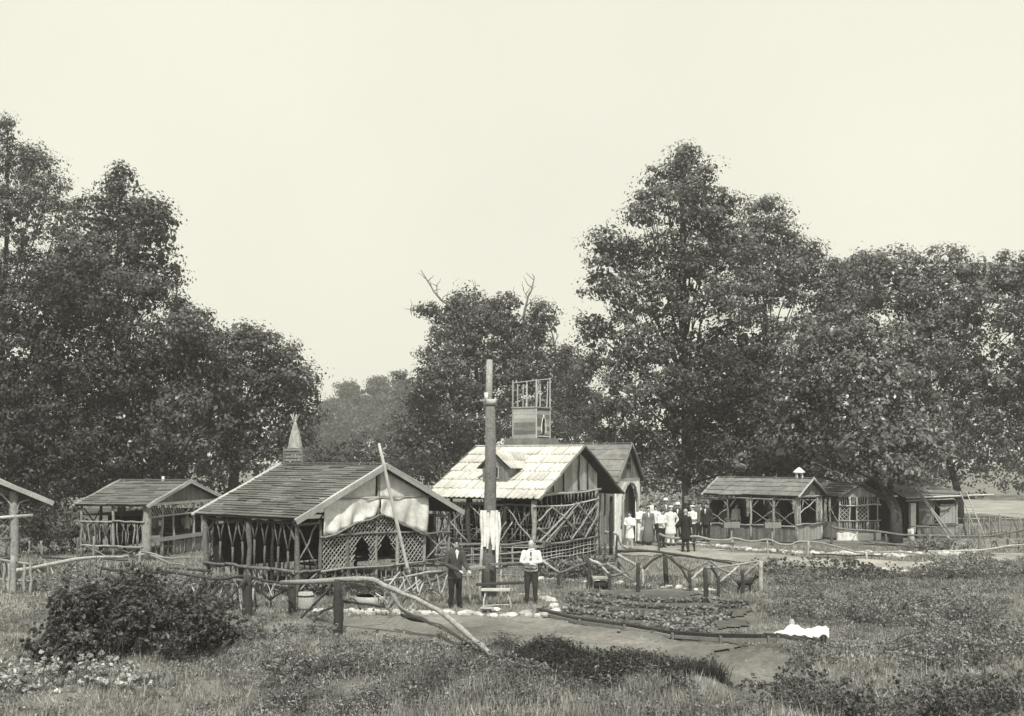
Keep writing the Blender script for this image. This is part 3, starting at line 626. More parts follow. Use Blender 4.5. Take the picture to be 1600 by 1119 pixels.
def P_G():
    fr = Frame((15.75, 52.3), (1, .05), (-.55, 1)); t = thing('kiosk', 'little rustic kiosk with curved stick gable and whitewashed base wall', 'kiosk', fr(1.05, 1.5, 0))
    Wd, Ln, ze, zr = 2.15, 3.6, 2.1, 2.75
    gable_roof(t, fr, Wd, Ln, ze, zr, 6, 3, ROOFB, bm=BARK, br=.1)
    g = on_u(fr, .15); s = on_v(fr, .1)
    posts(t, g, [.1, .62, .95, 1.5, 2.0], .4, 2.1, .045, BARKL); posts(t, s, [1.2, 2.4, 3.5], 0, 2.1, .06, BARK); posts(t, on_v(fr, 2.05), [1.2, 2.4, 3.5], 0, 2.1, .06, BARKD)
    uprights(t, g, .1, 2.05, 1.72, 2.1, .1, .025, BARKL, .02, 'frieze_stick'); plank_wall(t, g, .25, 1.9, 2.1, lambda a: 2.1+.65*(1-abs(a-1.07)/1.07)-.08, .13, PLANKL, 'gable_stick')
    poly(t, 'arched_pole', [g(-.1, 1.95, .1), g(.4, 2.3, .1), g(1.07, 2.62, .1), g(1.7, 2.3, .1), g(2.25, 1.95, .1)], .05, BARK)
    rails(t, g, .05, 2.1, [1.7, .95, .42], .045, BARKL); uprights(t, g, .1, 2.05, .42, .9, .09, .025, BARKL, .02); lattice(t, g, .1, .6, .95, 1.7, .2, BARKL, r=.014); lattice(t, g, .95, 1.5, .95, 1.7, .2, BARKL, r=.014); 
    MB().slab(g(.0, 0, .06), g(2.1, 0, .06), g(2.1, .4, .06), g(0, .4, .06), -fr.v, .1).build('base_wall', WHITEW, t)
    plank_wall(t, on_u(fr, .7), .1, 2.05, .1, lambda a: 2.1, .25, SHADED); plank_wall(t, s, .2, 3.4, .1, lambda a: .9, .2, PLANK); xbrace(t, s, .2, 1.2, .9, 2.0); xbrace(t, s, 1.2, 2.4, .9, 2.0)  # first wall is a dark sheet added so the front openings read dark
    # lean-to roof between the long pavilion and the kiosk, with its lantern vent
    c = Vector((14.2, 53.8, 0)); v = thing('roof_lantern', 'small white lantern vent showing over the roof of the long low pavilion', 'vent', c)
    MB().bar(c, c+Vector((0, 0, 2.95)), .16, .16, (0, 1, 0)).build('post', BARKD, v)
    for dx in (-.13, .13):
        for dy in (-.13, .13): MB().bar(c+Vector((dx, dy, 2.9)), c+Vector((dx, dy, 3.25)), .05, .05, (0, 1, 0)).build('leg', WHITEW, v)
    MB().tube([c+Vector((0, 0, 3.24)), c+Vector((0, 0, 3.3)), c+Vector((0, 0, 3.45)), c+Vector((0, 0, 3.52))], [.32, .3, .12, .03], 8).build('cap', WHITEW, v, True)
P_G()
def P_H():
    fr = Frame((19.6, 53.6), (1, .0), (-.25, 1)); t = thing('shed', 'plank shed beside the dark tree trunk with long projecting roof logs', 'shed', fr(1.2, 1.5, 0))
    g = on_u(fr, .1)
    slope(t, fr(-.5, -.2, 2.05), fr(3.1, -.2, 2.0), fr(1.9, 2.6, 2.92), fr(-.3, 2.6, 2.95), 5, 3, ROOFG, th=.03, lift=.03)
    slope(t, fr(3.1, 5.4, 2.0), fr(-.5, 5.4, 2.0), fr(-.3, 2.6, 2.95), fr(1.9, 2.6, 2.92), 4, 3, ROOFG, th=.03, lift=.03)
    stick(t, 'roof_log', fr(-.4, -.35, 2.02), fr(4.0, -.2, 2.18), .05, POLEW, .006, 4, 6, .8); stick(t, 'roof_log', fr(-.5, -.5, 1.88), fr(1.9, -.4, 1.98), .05, BARKL, .006, 4, 6, .8); stick(t, 'roof_log', fr(.5, -.2, 2.3), fr(3.6, -.1, 2.12), .045, BARK, .006, 4, 6, .8)
    posts(t, g, [0.05, 2.35, 1.2], 0, 2.0, .06, STICK); posts(t, on_u(fr, 5), [0.05, 2.35], 0, 2.0, .06, BARKD)
    plank_wall(t, g, .5, 1.2, .75, lambda a: 1.85, .18, PLANK); plank_wall(t, g, 1.55, 2.3, .75, lambda a: 1.7, .2, PLANKL); plank_wall(t, g, .42, 2.35, .05, lambda a: .68, .3, PLANK); xbrace(t, g, 1.2, 2.35, .75, 1.9, .03); rails(t, g, .4, 2.4, [.72], .04, BARK, .09)
    plank_wall(t, g, .1, .36, .3, lambda a: 1.75, .26, WHITEW, 'door'); plank_wall(t, on_u(fr, 4.8), 0, 2.4, 0, lambda a: 1.9, .25, SHADED); plank_wall(t, on_v(fr, 2.38), .2, 4.8, 0, lambda a: 1.9, .2, PLANK); plank_wall(t, on_v(fr, .05), .4, 4.8, 0, lambda a: 1.9, .2, SHADED)
    for i, (a, b) in enumerate(((-.15, 2.75), (.05, 2.4))): 
        p = stick(None, 'leaning_pole', fr(a, -.5-.1*i, b), fr(a+1.35, -1.3-.1*i, .0), .05, PLANKL, .01, 4, 6, .9)
        setp(p, ('upper' if i == 0 else 'lower')+' of two poles slanting down across the plank shed front', 'pole', 'poles leaning on the plank shed')
    L = thing('ladder', 'ladder leaning against the right end of the plank shed', 'ladder', fr(2.6, -.8, 0))
    A = [fr(2.75, -1.0, 0), fr(3.1, -1.0, 0)]; B = [fr(2.3, -.25, 2.35), fr(2.62, -.25, 2.35)]
    for a, b in zip(A, B): stick(L, 'side_rail', a, b, .035, BARKL, .006, 3)
    for k in range(8): q = (k+.7)/8.4; stick(L, 'rung', A[0].lerp(B[0], q), A[1].lerp(B[1], q), .02, BARKL, .01, 2)
    p = W(1410, 790, 52.6); d = thing('post_stump', 'pale upright stump standing at the foot of the dark trunk', 'stump', (18.95, 51.6, 0)); MB().tube([(18.95, 51.6, 0), (18.93, 51.6, .35), (18.9, 51.6, .62)], [.17, .15, .14], 9).build('stump', POLEW, d, True)
P_H()

# ------------------------------------------------------------------ mast, work area
def mast():
    x, D = -.64, 31.0; t = thing('mast', 'tall thick log mast with thinner topmast and white cloth strips hung round it', 'mast', (x, D, 0)); sD = F/D
    zt = lambda py: EYE-(py-HOR)/sD
    MB().tube([(x-.02, D, -.1), (x-.01, D, 1.3), (x+.03, D, 3.4), (x+.02, D, zt(630))], [.21, .2, .165, .14], 14).build('lower_mast', BARK, t, True)
    MB().tube([(x-.03, D, zt(640)), (x-.01, D+.02, zt(600)), (x, D+.02, zt(562))], [.1, .1, .085], 10).build('topmast', BARKL, t, True)
    MB().tube([(x+.02, D, zt(633)), (x+.02, D, zt(624))], [.17, .19], 12).build('cap_ring', BARKL, t, True)
    MB().bar((x-.27, D-.1, zt(626)), (x+.1, D-.1, zt(626)), .12, .06).build('bracket', PLANKL, t)
    MB().tube([(x-.09, D-.1, zt(625)), (x-.09, D-.1, zt(614))], .055, 8).build('peg', WHITEW, t, True)
    for k, (a, z0, z1, w) in enumerate(((-2.75, 797, 857, .11), (-2.2, 797, 853, .13), (-1.85, 800, 856, .1), (-1.2, 797, 858, .14), (-.7, 797, 885, .12), (-.2, 800, 850, .11), (.9, 798, 856, .12), (2.1, 798, 850, .12))):
        c = Vector((x+.02+.21*math.cos(a), D+.21*math.sin(a), 0)); tan = Vector((-math.sin(a), math.cos(a), 0)); out = Vector((math.cos(a), math.sin(a), 0)); vs = []; fs = []; n = 10
        for i in range(n+1):
            q = i/n; z = zt(z0)*(1-q)+zt(z1)*q; ww = w*(.45+.55*math.sin(math.pi*min(1, q*1.0+.12))**.5)*.95
            for j in range(5):
                s = j/4*2-1; vs.append(c+tan*s*ww*(.75)+out*(.04+.05*(1-s*s)+.02*math.sin(q*6+k))+Vector((0, 0, z)))
        for i in range(n):
            for j in range(4): b = i*5+j; fs.append((b, b+1, b+6, b+5))
        MB().add(vs, fs).build('cloth_strip', CLOTH, t, True)
mast()
def board_table():
    D = 30.2; y = 0; t = thing('work_table', 'rough plank table on crooked legs between the suited man and the mast', 'table', (-1.3, D, 0))
    MB().bar((-1.62, D-.35, .93), (-.8, D-.1, .98), .5, .05).build('tabletop', PLANK, t); MB().bar((-.62, D+.3, 1.0), (-.15, D+.35, 1.02), .3, .05).build('tabletop', PLANK, t)
    for a, b in (((-1.55, D-.5), (-1.55, D-.55)), ((-1.2, D-.45), (-1.15, D-.55)), ((-.3, D+.3), (-.3, D+.3)), ((-1.5, D-.1), (-1.5, D-.1))): stick(t, 'leg', (b[0], b[1], 0), (a[0], a[1], .93), .04, BARKL)
    stick(t, 'tall_post', (-.86, D-.3, .0), (-.83, D-.3, 1.5), .05, BARKL)
    b = thing('trestle', 'low wooden trestle bench in front of the mast', 'bench', (-.55, 28.6, 0)); d = 28.6
    MB().bar((-.8, d, .53), (-.05, d-.05, .53), .25, .05).build('top', POLEW, b); 
    for xx, dx, dy in ((-.7, -.06, -.12), (-.12, .12, -.14), (-.65, -.04, .12), (-.15, .16, .12)): stick(b, 'leg', (xx+dx, d+dy, 0), (xx, d+dy*.4, .5), .03, BARKL)
    stick(b, 'stretcher', (-.75, d-.1, .12), (-.03, d-.1, .14), .022, BARKL); MB().bar((-.95, d+.35, .62), (.3, d+.5, .66), .3, .05).build('dark_board', BARKD, b)
    c = thing('paper', 'crumpled white paper lying under the low trestle', 'paper', (-.62, 28.05, .05)); c['local'] = 1
    c.name = 'paper_heap'; MB().ell((0, 0, .04), (.2, .14, .07), 9, 5, .35).build('paper', PLANKL, c); MB().ell((.24, .05, .03), (.12, .09, .05), 8, 5, .3).build('paper', WHITEW, c)
board_table()
lp = stick(None, 'leaning_pole', G(645, 925), W(592, 693, 31.3), .055, POLEW, .004, 6, 8, .75)
setp(lp, 'long pale pole leaning against the canvas gable of the large pavilion', 'pole')

# ------------------------------------------------------------------ fences
def fence(name, label, group=None): return thing(name, label, 'fence', (0, 0, 0), group)
f1 = fence('rustic_fence', 'dark crooked branch fence with one rail sweeping down to the ground in the foreground')
def fp(px, py, D): return W(px, py, D)
def dpost(par, px, yb, yt, r, m=BARKD):
    b = G(px, yb); D = b.y; top = W(px+random.uniform(-2, 2), yt, D); stick(par, 'post', b-Vector((0, 0, .1)), top, r, m, .01, 4, 9, .9); return D
d3 = dpost(f1, 528, 992, 906, .115); d2 = dpost(f1, 457, 962, 905, .1); d1 = dpost(f1, 387, 965, 899, .12); dpost(f1, 318, 930, 899, .07); dpost(f1, 268, 925, 893, .07)
poly(f1, 'rail', [fp(160, 888, 31.5), fp(215, 895, 31), fp(262, 893, 30), fp(320, 903, 29), fp(346, 905, 28.2), fp(386, 900, 27.3), fp(420, 909, 27.2), fp(460, 912, 26.8), fp(520, 906, 25)], .045, BARKD)
poly(f1, 'rail', [fp(440, 911, 26.9), fp(520, 907, 24.9), fp(575, 905, 24.5), fp(600, 915, 24.2), fp(650, 935, 23.7), fp(700, 965, 23), fp(740, 1000, 22.2), fp(767, 1024, 21.9)], .06, BARKL, taper=.9)
poly(f1, 'rail', [fp(613, 928, 24.6), fp(628, 952, 24.4), fp(660, 967, 24), fp(700, 985, 23.2), fp(735, 1008, 22.6), fp(752, 1023, 22.2)], .05, STICK)
poly(f1, 'branch', [fp(628, 961, 24.8), fp(645, 968, 24.4), fp(668, 971, 24), fp(690, 982, 23.5)], .04, BARKD)
for a in (((385, 905, 27), (340, 950, 26.8)), ((392, 912, 27.2), (421, 937, 27.2)), ((421, 937, 27.2), (460, 916, 27)), ((521, 914, 25), (488, 947, 25)), ((488, 947, 25), (470, 966, 25)), ((346, 906, 28), (330, 920, 28)),
          ((525, 945, 24.9), (500, 958, 24.9)), ((500, 958, 24.9), (488, 975, 24.8)), ((528, 940, 25), (560, 943, 25.4)), ((560, 943, 25.4), (600, 948, 25.8)), ((490, 925, 25.6), (510, 915, 25.2)), ((300, 900, 29), (270, 930, 28.5)), ((225, 895, 31), (260, 925, 30)), ((350, 908, 28), (330, 935, 28)), ((350, 915, 28), (365, 940, 27.5))):
    stick(f1, 'brace', fp(*a[0]), fp(*a[1]), .035, BARKD, .03, 3)
f2 = fence('log_rail_fence', 'pale log rail fence running from the cropped left pavilion to the smaller pavilion')
for px, yb, yt, r in ((20, 930, 868, .09), (22, 925, 890, .08), (75, 915, 882, .05), (140, 905, 872, .05), (218, 890, 862, .05), (120, 895, 840, .04), (146, 880, 838, .05), (221, 872, 845, .05)): dpost(f2, px, yb, yt, r, STICK)
poly(f2, 'rail', [fp(25, 892, 33), fp(70, 884, 34.5), (fp(140, 872, 37)), fp(190, 871, 38.5), fp(232, 865, 40)], .07, BARKL); poly(f2, 'rail', [fp(190, 871, 38.5), fp(215, 864, 39), fp(232, 864, 39.5), fp(265, 874, 39.5)], .05, BARKL)
poly(f2, 'rail', [fp(60, 870, 40), fp(110, 874, 40), fp(150, 873, 40), fp(200, 876, 40)], .04, BARKD); poly(f2, 'rail', [fp(170, 890, 35), fp(215, 894, 34), fp(270, 888, 34), fp(330, 892, 33)], .05, BARKD)
for px in (-8, 6, 14, 38, 48): stick(f2, 'post', G(px, 930), fp(px, 880, 31.8), .05, STICK)
stick(f2, 'rail', fp(-20, 872, 31.8), fp(52, 882, 31.8), .05, BARKL); stick(f2, 'rail', fp(-20, 905, 31.8), fp(52, 908, 31.8), .04, STICK)
for a in (((30, 925, 33), (48, 893, 33)), ((58, 890, 34), (82, 918, 34)), ((95, 888, 35), (120, 912, 35)), ((150, 880, 37), (175, 905, 36)), ((200, 905, 36), (218, 880, 37)), ((240, 870, 39), (290, 885, 38)), ((235, 868, 39), (300, 872, 39)), ((60, 850, 42), (66, 872, 42)), ((46, 845, 42), (44, 868, 42)), ((64, 845, 42), (67, 868, 42))): stick(f2, 'brace', fp(*a[0]), fp(*a[1]), .035, STICK, .04, 3)
f3 = fence('zigzag_fence', 'rustic fence of zigzag forked rails between the garden bed and the dirt path')
for px, yb, yt, r in ((873, 918, 893, .045), (920, 921, 874, .06), (953, 922, 896, .06), (967, 900, 860, .06), (997, 929, 880, .06), (1041, 917, 866, .075), (1006, 915, 889, .04), (1103, 932, 887, .07), (1112, 916, 874, .05), (1161, 929, 891, .06), (1189, 928, 877, .07), (1123, 931, 900, .05), (1079, 924, 893, .045)):
    dpost(f3, px, yb, yt, r, BARKD if px not in (1189, 1006, 1112) else BARKL)
ft = lambda x, y: fp(x, y, 33)
for pts, m in ((((844, 874), (873, 894)), BARKL), (((873, 896), (915, 880)), BARK), (((921, 874), (940, 884), (953, 900)), BARKL), (((965, 866), (1003, 888)), BARKL), (((955, 900), (978, 893), (997, 880)), BARK), (((1005, 889), (1020, 875), (1039, 866)), BARKD), (((1039, 866), (1060, 881), (1078, 892)), BARK), (((1046, 870), (1066, 890), (1080, 918)), BARKD), (((1078, 892), (1109, 876)), STICK), (((1109, 876), (1130, 891), (1155, 899)), BARKL), (((1102, 888), (1140, 884), (1188, 876)), BARKL), (((1188, 876), (1166, 896), (1160, 905)), BARKL), (((1155, 884), (1140, 897), (1124, 910)), BARKL), (((1100, 888), (1088, 897), (1080, 907)), BARKL), (((965, 861), (1014, 861), (1060, 867), (1105, 873), (1144, 881)), BARKD), (((1111, 884), (1122, 905)), BARKD), (((948, 880), (990, 908)), STICK), (((965, 872), (985, 905)), STICK), (((935, 885), (960, 880)), STICK)):
    poly(f3, 'rail', [ft(*p) for p in pts], .045, m, 6)
f4 = fence('wavy_rail_fence', 'wavy branch rail fence along the stone edging in front of the long low pavilion')
for px, yb, yt in ((963, 878, 838), (1030, 862, 834), (1085, 862, 834), (1145, 862, 843), (1200, 867, 845), (1262, 868, 847), (1355, 876, 862)): dpost(f4, px, yb, yt, .045, BARKL if px > 1100 else BARKD)
poly(f4, 'rail', [fp(945, 831, 45), fp(962, 834, 45), fp(970, 850, 46), fp(982, 857, 46)], .05, BARKL)
poly(f4, 'rail', [fp(1030, 834, 46.5), fp(1050, 841, 46), fp(1085, 838, 46), fp(1110, 843, 46), fp(1135, 844, 46), fp(1147, 841, 46), fp(1175, 846, 45.5), fp(1200, 843, 45.2), fp(1218, 850, 45), fp(1235, 851, 45), fp(1250, 846, 45), (fp(1280, 848, 44.5)), fp(1310, 855, 43.5), fp(1350, 864, 43), fp(1400, 862, 43), fp(1440, 867, 43)], .05, BARKL)
stick(f4, 'rail', fp(1030, 848, 46.5), fp(1110, 850, 46), .035, BARK); stick(f4, 'rail', fp(1270, 866, 43.5), fp(1380, 869, 42), .035, BARKD)
f5 = fence('post_rail_fence', 'straight dark two rail fence in front of the kiosk and plank shed')
for px, yb, yt in ((1299, 850, 822), (1367, 845, 826), (1450, 862, 828), (1385, 855, 835), (1530, 866, 832), (1574, 858, 835), (1523, 850, 820)): dpost(f5, px, yb, yt, .06, BARK)
poly(f5, 'rail', [fp(1299, 822, 48), fp(1310, 826, 48), fp(1367, 830, 48), fp(1410, 836, 47.5), fp(1450, 837, 47), fp(1500, 838, 47), fp(1545, 838, 46), fp(1600, 828, 45), fp(1640, 822, 44)], .055, BARK)
poly(f5, 'rail', [fp(1424, 822, 49), fp(1470, 824, 49), fp(1500, 825, 49)], .04, BARK); poly(f5, 'rail', [fp(1367, 848, 47), fp(1400, 851, 46.5), fp(1450, 856, 46)], .05, BARK); poly(f5, 'rail', [fp(1480, 862, 46), fp(1505, 850, 46), fp(1510, 848, 46)], .05, BARKL); poly(f5, 'rail', [fp(1450, 862, 45), fp(1530, 860, 44.5), fp(1575, 853, 44), fp(1640, 848, 43)], .05, BARKL)
for a in (((1440, 850), (1470, 862)), ((1545, 845), (1530, 860)), ((1480, 838), (1500, 852)), ((1340, 832), (1330, 845))): stick(f5, 'brace', fp(*a[0], 46), fp(*a[1], 46), .035, BARKL)
f6 = fence('brush_fence', 'low fence of crossed brushwood at the edge of the pale far field')
pb = lambda a, z, o=0: Vector((21.2+a, 54.0+o, z))
for a0 in np.arange(0, 9, 1.5): posts(f6, pb, [a0], 0, 1.25, .045, STICK); rails(f6, pb, a0, a0+1.5, [.95, .3], .03)
uprights(f6, pb, 0, 9, .02, 1.05, .16, .028, STICK, .2); 
for k in range(26): a = random.uniform(0, 8.6); stick(f6, 'brace', pb(a, .05, .05), pb(a+random.uniform(-.6, .6), 1.0, .05), .025, BARK)
# low bench work beside the canvas pavilion
bb = thing('brushwood_rack', 'tangled rack of sticks under the leaning pole beside the suited man', 'rack', tuple(G(655, 935)))
for k in range(22):
    x = random.uniform(600, 692); stick(bb, 'stick', fp(x, random.uniform(915, 942), 30), fp(x+random.uniform(-24, 24), random.uniform(893, 925), 30.3), .028, STICK if k % 2 else BARKL)
stick(bb, 'rail', fp(600, 908, 30.2), fp(690, 893, 30.8), .04, BARKL); stick(bb, 'rail', fp(640, 920, 30.2), fp(700, 895, 30.5), .04, BARK)
wf = fence('wattle_fence', 'low woven branch fence behind the mast in front of the white roofed hall')
pw = lambda a, z, o=0: Vector((-3.9+a, 35.2+a*.25-o, z))
wattle(wf, pw, 0, 5.0, .1, 1.15, .17, .55, .028, STICK)
for z in (1.2, .5): stick(wf, 'rail', pw(0, z), pw(5.2, z-.05), .05, BARK, .03, 6)

# ------------------------------------------------------------------ stones
def stone_at(par, p, r):
    MB().ell(p+Vector((0, 0, r*.25)), (r*random.uniform(.8, 1.4), r*random.uniform(.7, 1.1), r*random.uniform(.5, .8)), 7, 5, .16).build('stone', STONE, par)
def edging(label, path, r, n, jit=.05, rows=1):
    e = thing('stone_edging', label, 'edging', tuple(G(*path[0]))); P = [G(*p) for p in path]; L = [0]
    for i in range(len(P)-1): L.append(L[-1]+(P[i+1]-P[i]).length)
    for k in range(n):
        t = (k+random.uniform(0, .8))/n*L[-1]; i = max(j for j in range(len(L)-1) if L[j] <= t); q = (t-L[i])/(L[i+1]-L[i])
        p = P[i].lerp(P[i+1], q)+Vector((random.uniform(-jit, jit), random.uniform(-jit, jit), 0)); p.z = hz(p.x, p.y)+.02; stone_at(e, p, r*random.uniform(.6, 1.25))
edging('row of pale stones along the yard in front of the canvas pavilion and mast', [(470, 956), (560, 962), (640, 960), (740, 963), (850, 966)], .13, 46, .12)
edging('row of white stones bordering the path below the long low pavilion', [(1060, 848), (1110, 855), (1180, 862), (1250, 867), (1290, 869)], .15, 34, .08)
edging('bank of rounded pale stones below the kiosk fence', [(1290, 868), (1340, 866), (1400, 869), (1470, 868), (1520, 862)], .13, 120, .55)
edging('scattered stones along the far bend of the path', [(1370, 893), (1400, 897), (1440, 893), (1470, 884)], .12, 26, .3)
edging('sparse stones behind the zigzag fence', [(820, 905), (870, 908), (930, 912), (1000, 916), (1090, 922), (1130, 924)], .1, 30, .2)
def tangle(label, x0, x1, y0, y1, D, n, m2=STICK):
    t = thing('brushwood_tangle', label, 'brushwood', tuple(G((x0+x1)/2, y1)), 'heaps of tangled brushwood')
    for k in range(n):
        x = random.uniform(x0, x1); y = random.uniform((y0+y1)/2, y1); dx = random.uniform(-26, 26)
        pts = [fp(x, y, D+random.uniform(-.4, .4)), fp(x+dx*.5+random.uniform(-5, 5), y-(y-y0)*.55, D), fp(x+dx, random.uniform(y0, (y0+y1)/2), D+random.uniform(-.4, .4))]
        poly(t, 'branch', pts, random.uniform(.016, .035), (m2, BARK, BARKL)[k % 3], 5, .5)
tangle('tangled branches along the dark fence below the left end of the canvas pavilion', 225, 450, 893, 960, 28.5, 46)
tangle('tangled branches under the pale log rail of the left fence', 60, 235, 868, 915, 36, 36)
tangle('tangled branches against the woven fence right of the white shirted man', 842, 960, 868, 905, 36, 34)
tangle('tangled branches by the thick post and sweeping rail below the lattice', 560, 640, 925, 955, 27, 16)
tangle('tangled branches on the fence at the right edge of the photograph', 1440, 1600, 835, 868, 46, 36)
h = thing('rock_pile', 'heap of pale rocks right beside the man in the white shirt', 'rocks', tuple(G(858, 945)))
for px, py, r in ((848, 936, .17), (855, 940, .2), (862, 945, .18), (866, 952, .17), (840, 930, .1), (868, 958, .13), (826, 936, .14), (816, 930, .12)): stone_at(h, G(px, py), r)
for px, py, r in ((500, 940, .1), (515, 955, .1)): stone_at(h, G(px, py), r)
for k, (px, py, rr, lb) in enumerate(((1238, 984, .15, 'leaning pale stone slab among the weeds above the white sheet'), (786, 1032, .12, 'small white stone at the lower end of the sweeping rail'), (484, 980, .07, 'small white stone left of the thick dark fence post'), (588, 993, .06, 'small white stone lying in the middle of the bare yard'))):
    p = G(px, py); MB().ell(p+Vector((0, 0, rr*.6)), (rr*.5, rr*.45, rr*1.2 if k == 0 else rr*.5), 8, 6, .2).build('stone', STONE, None); setp(bpy.data.objects[-1] if False else C.objects[-1], lb, 'stone', 'loose single stones')

# ------------------------------------------------------------------ loose objects
def lathe(par, name, c, prof, m, n=16): return MB().tube([Vector(c)+Vector((0, 0, z)) for r, z in prof], [r for r, z in prof], n).build(name, m, par, True)
p = G(478, 957); t = thing('barrel', 'pale barrel standing behind the dark fence posts', 'barrel', tuple(p)); lathe(t, 'staves', p, [(.19, 0), (.225, .18), (.235, .3), (.22, .42), (.19, .56)], PLANKL)
for z, r in ((.12, .222), (.45, .222)): lathe(t, 'hoop', p, [(r, z), (r+.004, z+.02), (r, z+.04)], BARKD)
p = G(578, 952); t = thing('wash_tub', 'wide pale tub lying in the yard below the lattice', 'tub', tuple(p))
lathe(t, 'tub', p, [(.3, 0), (.36, .18), (.40, .34), (.385, .34), (.3, .05), (.0, .05)], PLANKL); 
p = G(1250, 1010); t = thing('white_sheet', 'white sheet spread over a dark hollow on the right bank', 'sheet', tuple(p)); vs = []; fs = []
for i in range(17):
    for j in range(7):
        q = G(1209+i*5.4, 1006-j*2.2+2*math.sin(i*.8)); q.z = hz(q.x, q.y)+.2+.03*math.sin(i*.9+j)*math.cos(j*1.3)+.07*math.exp(-((i-5)/2.5)**2)+.02*math.sin(i*2.3+j*1.7)-.05*(i in (0, 16)); vs.append(q)
for i in range(16):
    for j in range(6): b = i*7+j; fs.append((b, b+7, b+8, b+1))
MB().add(vs, fs).build('cloth', CANVAS, t, True)
for k in range(4): q = G(1220+k*22, 1006); MB().bar(q-Vector((0, 0, .05)), q+Vector((0, 0, .2)), .05, .05, (0, 1, 0)).build('peg', BARKD, t)
# plank garden edging
t = thing('plank_edging', 'long line of dark edging planks running from the mast yard to the white sheet', 'edging', tuple(G(840, 963)))
pth = [(840, 962), (905, 975), (975, 986), (1050, 1001), (1125, 1014), (1200, 1030), (1215, 1028), (1290, 1033)]
for i in range(len(pth)-1):
    if i == 5: a, b = G(*pth[5]), G(*pth[6])
    else: a, b = G(*pth[i]), G(pth[i+1][0]-3, pth[i+1][1])
    MB().bar(a+Vector((0, 0, .05)), b+Vector((0, 0, .05)), .05, .07).build('plank', PLANK, t)
    MB().bar(a+Vector((.04, .35, .06)), b+Vector((.04, .35, .05)), .16, .13).build('log', BARKD, t)
    MB().bar(a+Vector((0, -.06, -.05)), a+Vector((0, -.06, .14)), .05, .05, (0, 1, 0)).build('stake', BARK, t)
# rustic chair and dark dog
p = G(938, 921); t = thing('rustic_chair', 'low rustic chair behind the zigzag fence', 'chair', tuple(p))
MB().bar(p+Vector((-.25, 0, .35)), p+Vector((.25, 0, .35)), .4, .05).build('seat', BARKL, t)
for dx in (-.24, .24):
    for dy in (-.18, .18): stick(t, 'leg', p+Vector((dx, dy, 0)), p+Vector((dx, dy, .36 if dy < 0 else .8)), .028, BARK)
for z in (.55, .75): stick(t, 'back_rail', p+Vector((-.24, .18, z)), p+Vector((.24, .18, z)), .022, BARK)
MB().ell(p+Vector((.0, 0, .12)), (.3, .2, .13), 9, 6, .1).build('dark_lump', DARK, t, True)  # dark rounded mass filling the space below the seat

# ------------------------------------------------------------------ people and dog
remesh = []
def loft(b, pts, n=12):
    """closed tapered loft; pts = (x,y,z,rx,ry); ring plane perpendicular to the path"""
    P = [Vector(p[:3]) for p in pts]; vs = []; fs = []
    R = [(p[3], p[4]) for p in pts]
    d0 = (P[1]-P[0]).normalized(); d1 = (P[-1]-P[-2]).normalized()
    P = [P[0]-d0*R[0][0]*.7]+P+[P[-1]+d1*R[-1][0]*.7]; R = [(R[0][0]*.35, R[0][1]*.35)]+R+[(R[-1][0]*.35, R[-1][1]*.35)]
    for i, p in enumerate(P):
        d = (P[min(i+1, len(P)-1)]-P[max(i-1, 0)]).normalized(); x = Vector((1, 0, 0))
        if abs(d.x) > .9: x = Vector((0, 0, 1))
        x = (x-d*x.dot(d)).normalized(); y = d.cross(x)
        vs += [p+x*math.cos(2*math.pi*k/n)*R[i][0]+y*math.sin(2*math.pi*k/n)*R[i][1] for k in range(n)]
    for i in range(len(P)-1):
        for k in range(n): a = i*n+k; c = i*n+(k+1) % n; fs.append((a, c, c+n, a+n))
    fs.append(tuple(range(n-1, -1, -1))); e = (len(P)-1)*n; fs.append(tuple(e+k for k in range(n)))
    b.add(vs, fs)
def rm(o, vox): 
    m = o.modifiers.new('r', 'REMESH'); m.mode = 'VOXEL'; m.voxel_size = vox; s = o.modifiers.new('s', 'SMOOTH'); s.iterations = 3; s.factor = .5; remesh.append(o); return o
def arm_pts(S, E, H, k=1, ex=0):
    S, E, H = map(Vector, (S, E, H)); L = lambda a, b, t: a.lerp(b, t)
    return [(*S, .058*k+ex, .058*k+ex), (*L(S, E, .5), .05*k+ex, .05*k+ex), (*E, .042*k+ex, .042*k+ex), (*L(E, H, .35), .042*k+ex, .042*k+ex), (*H, .027*k+ex, .03*k+ex)]
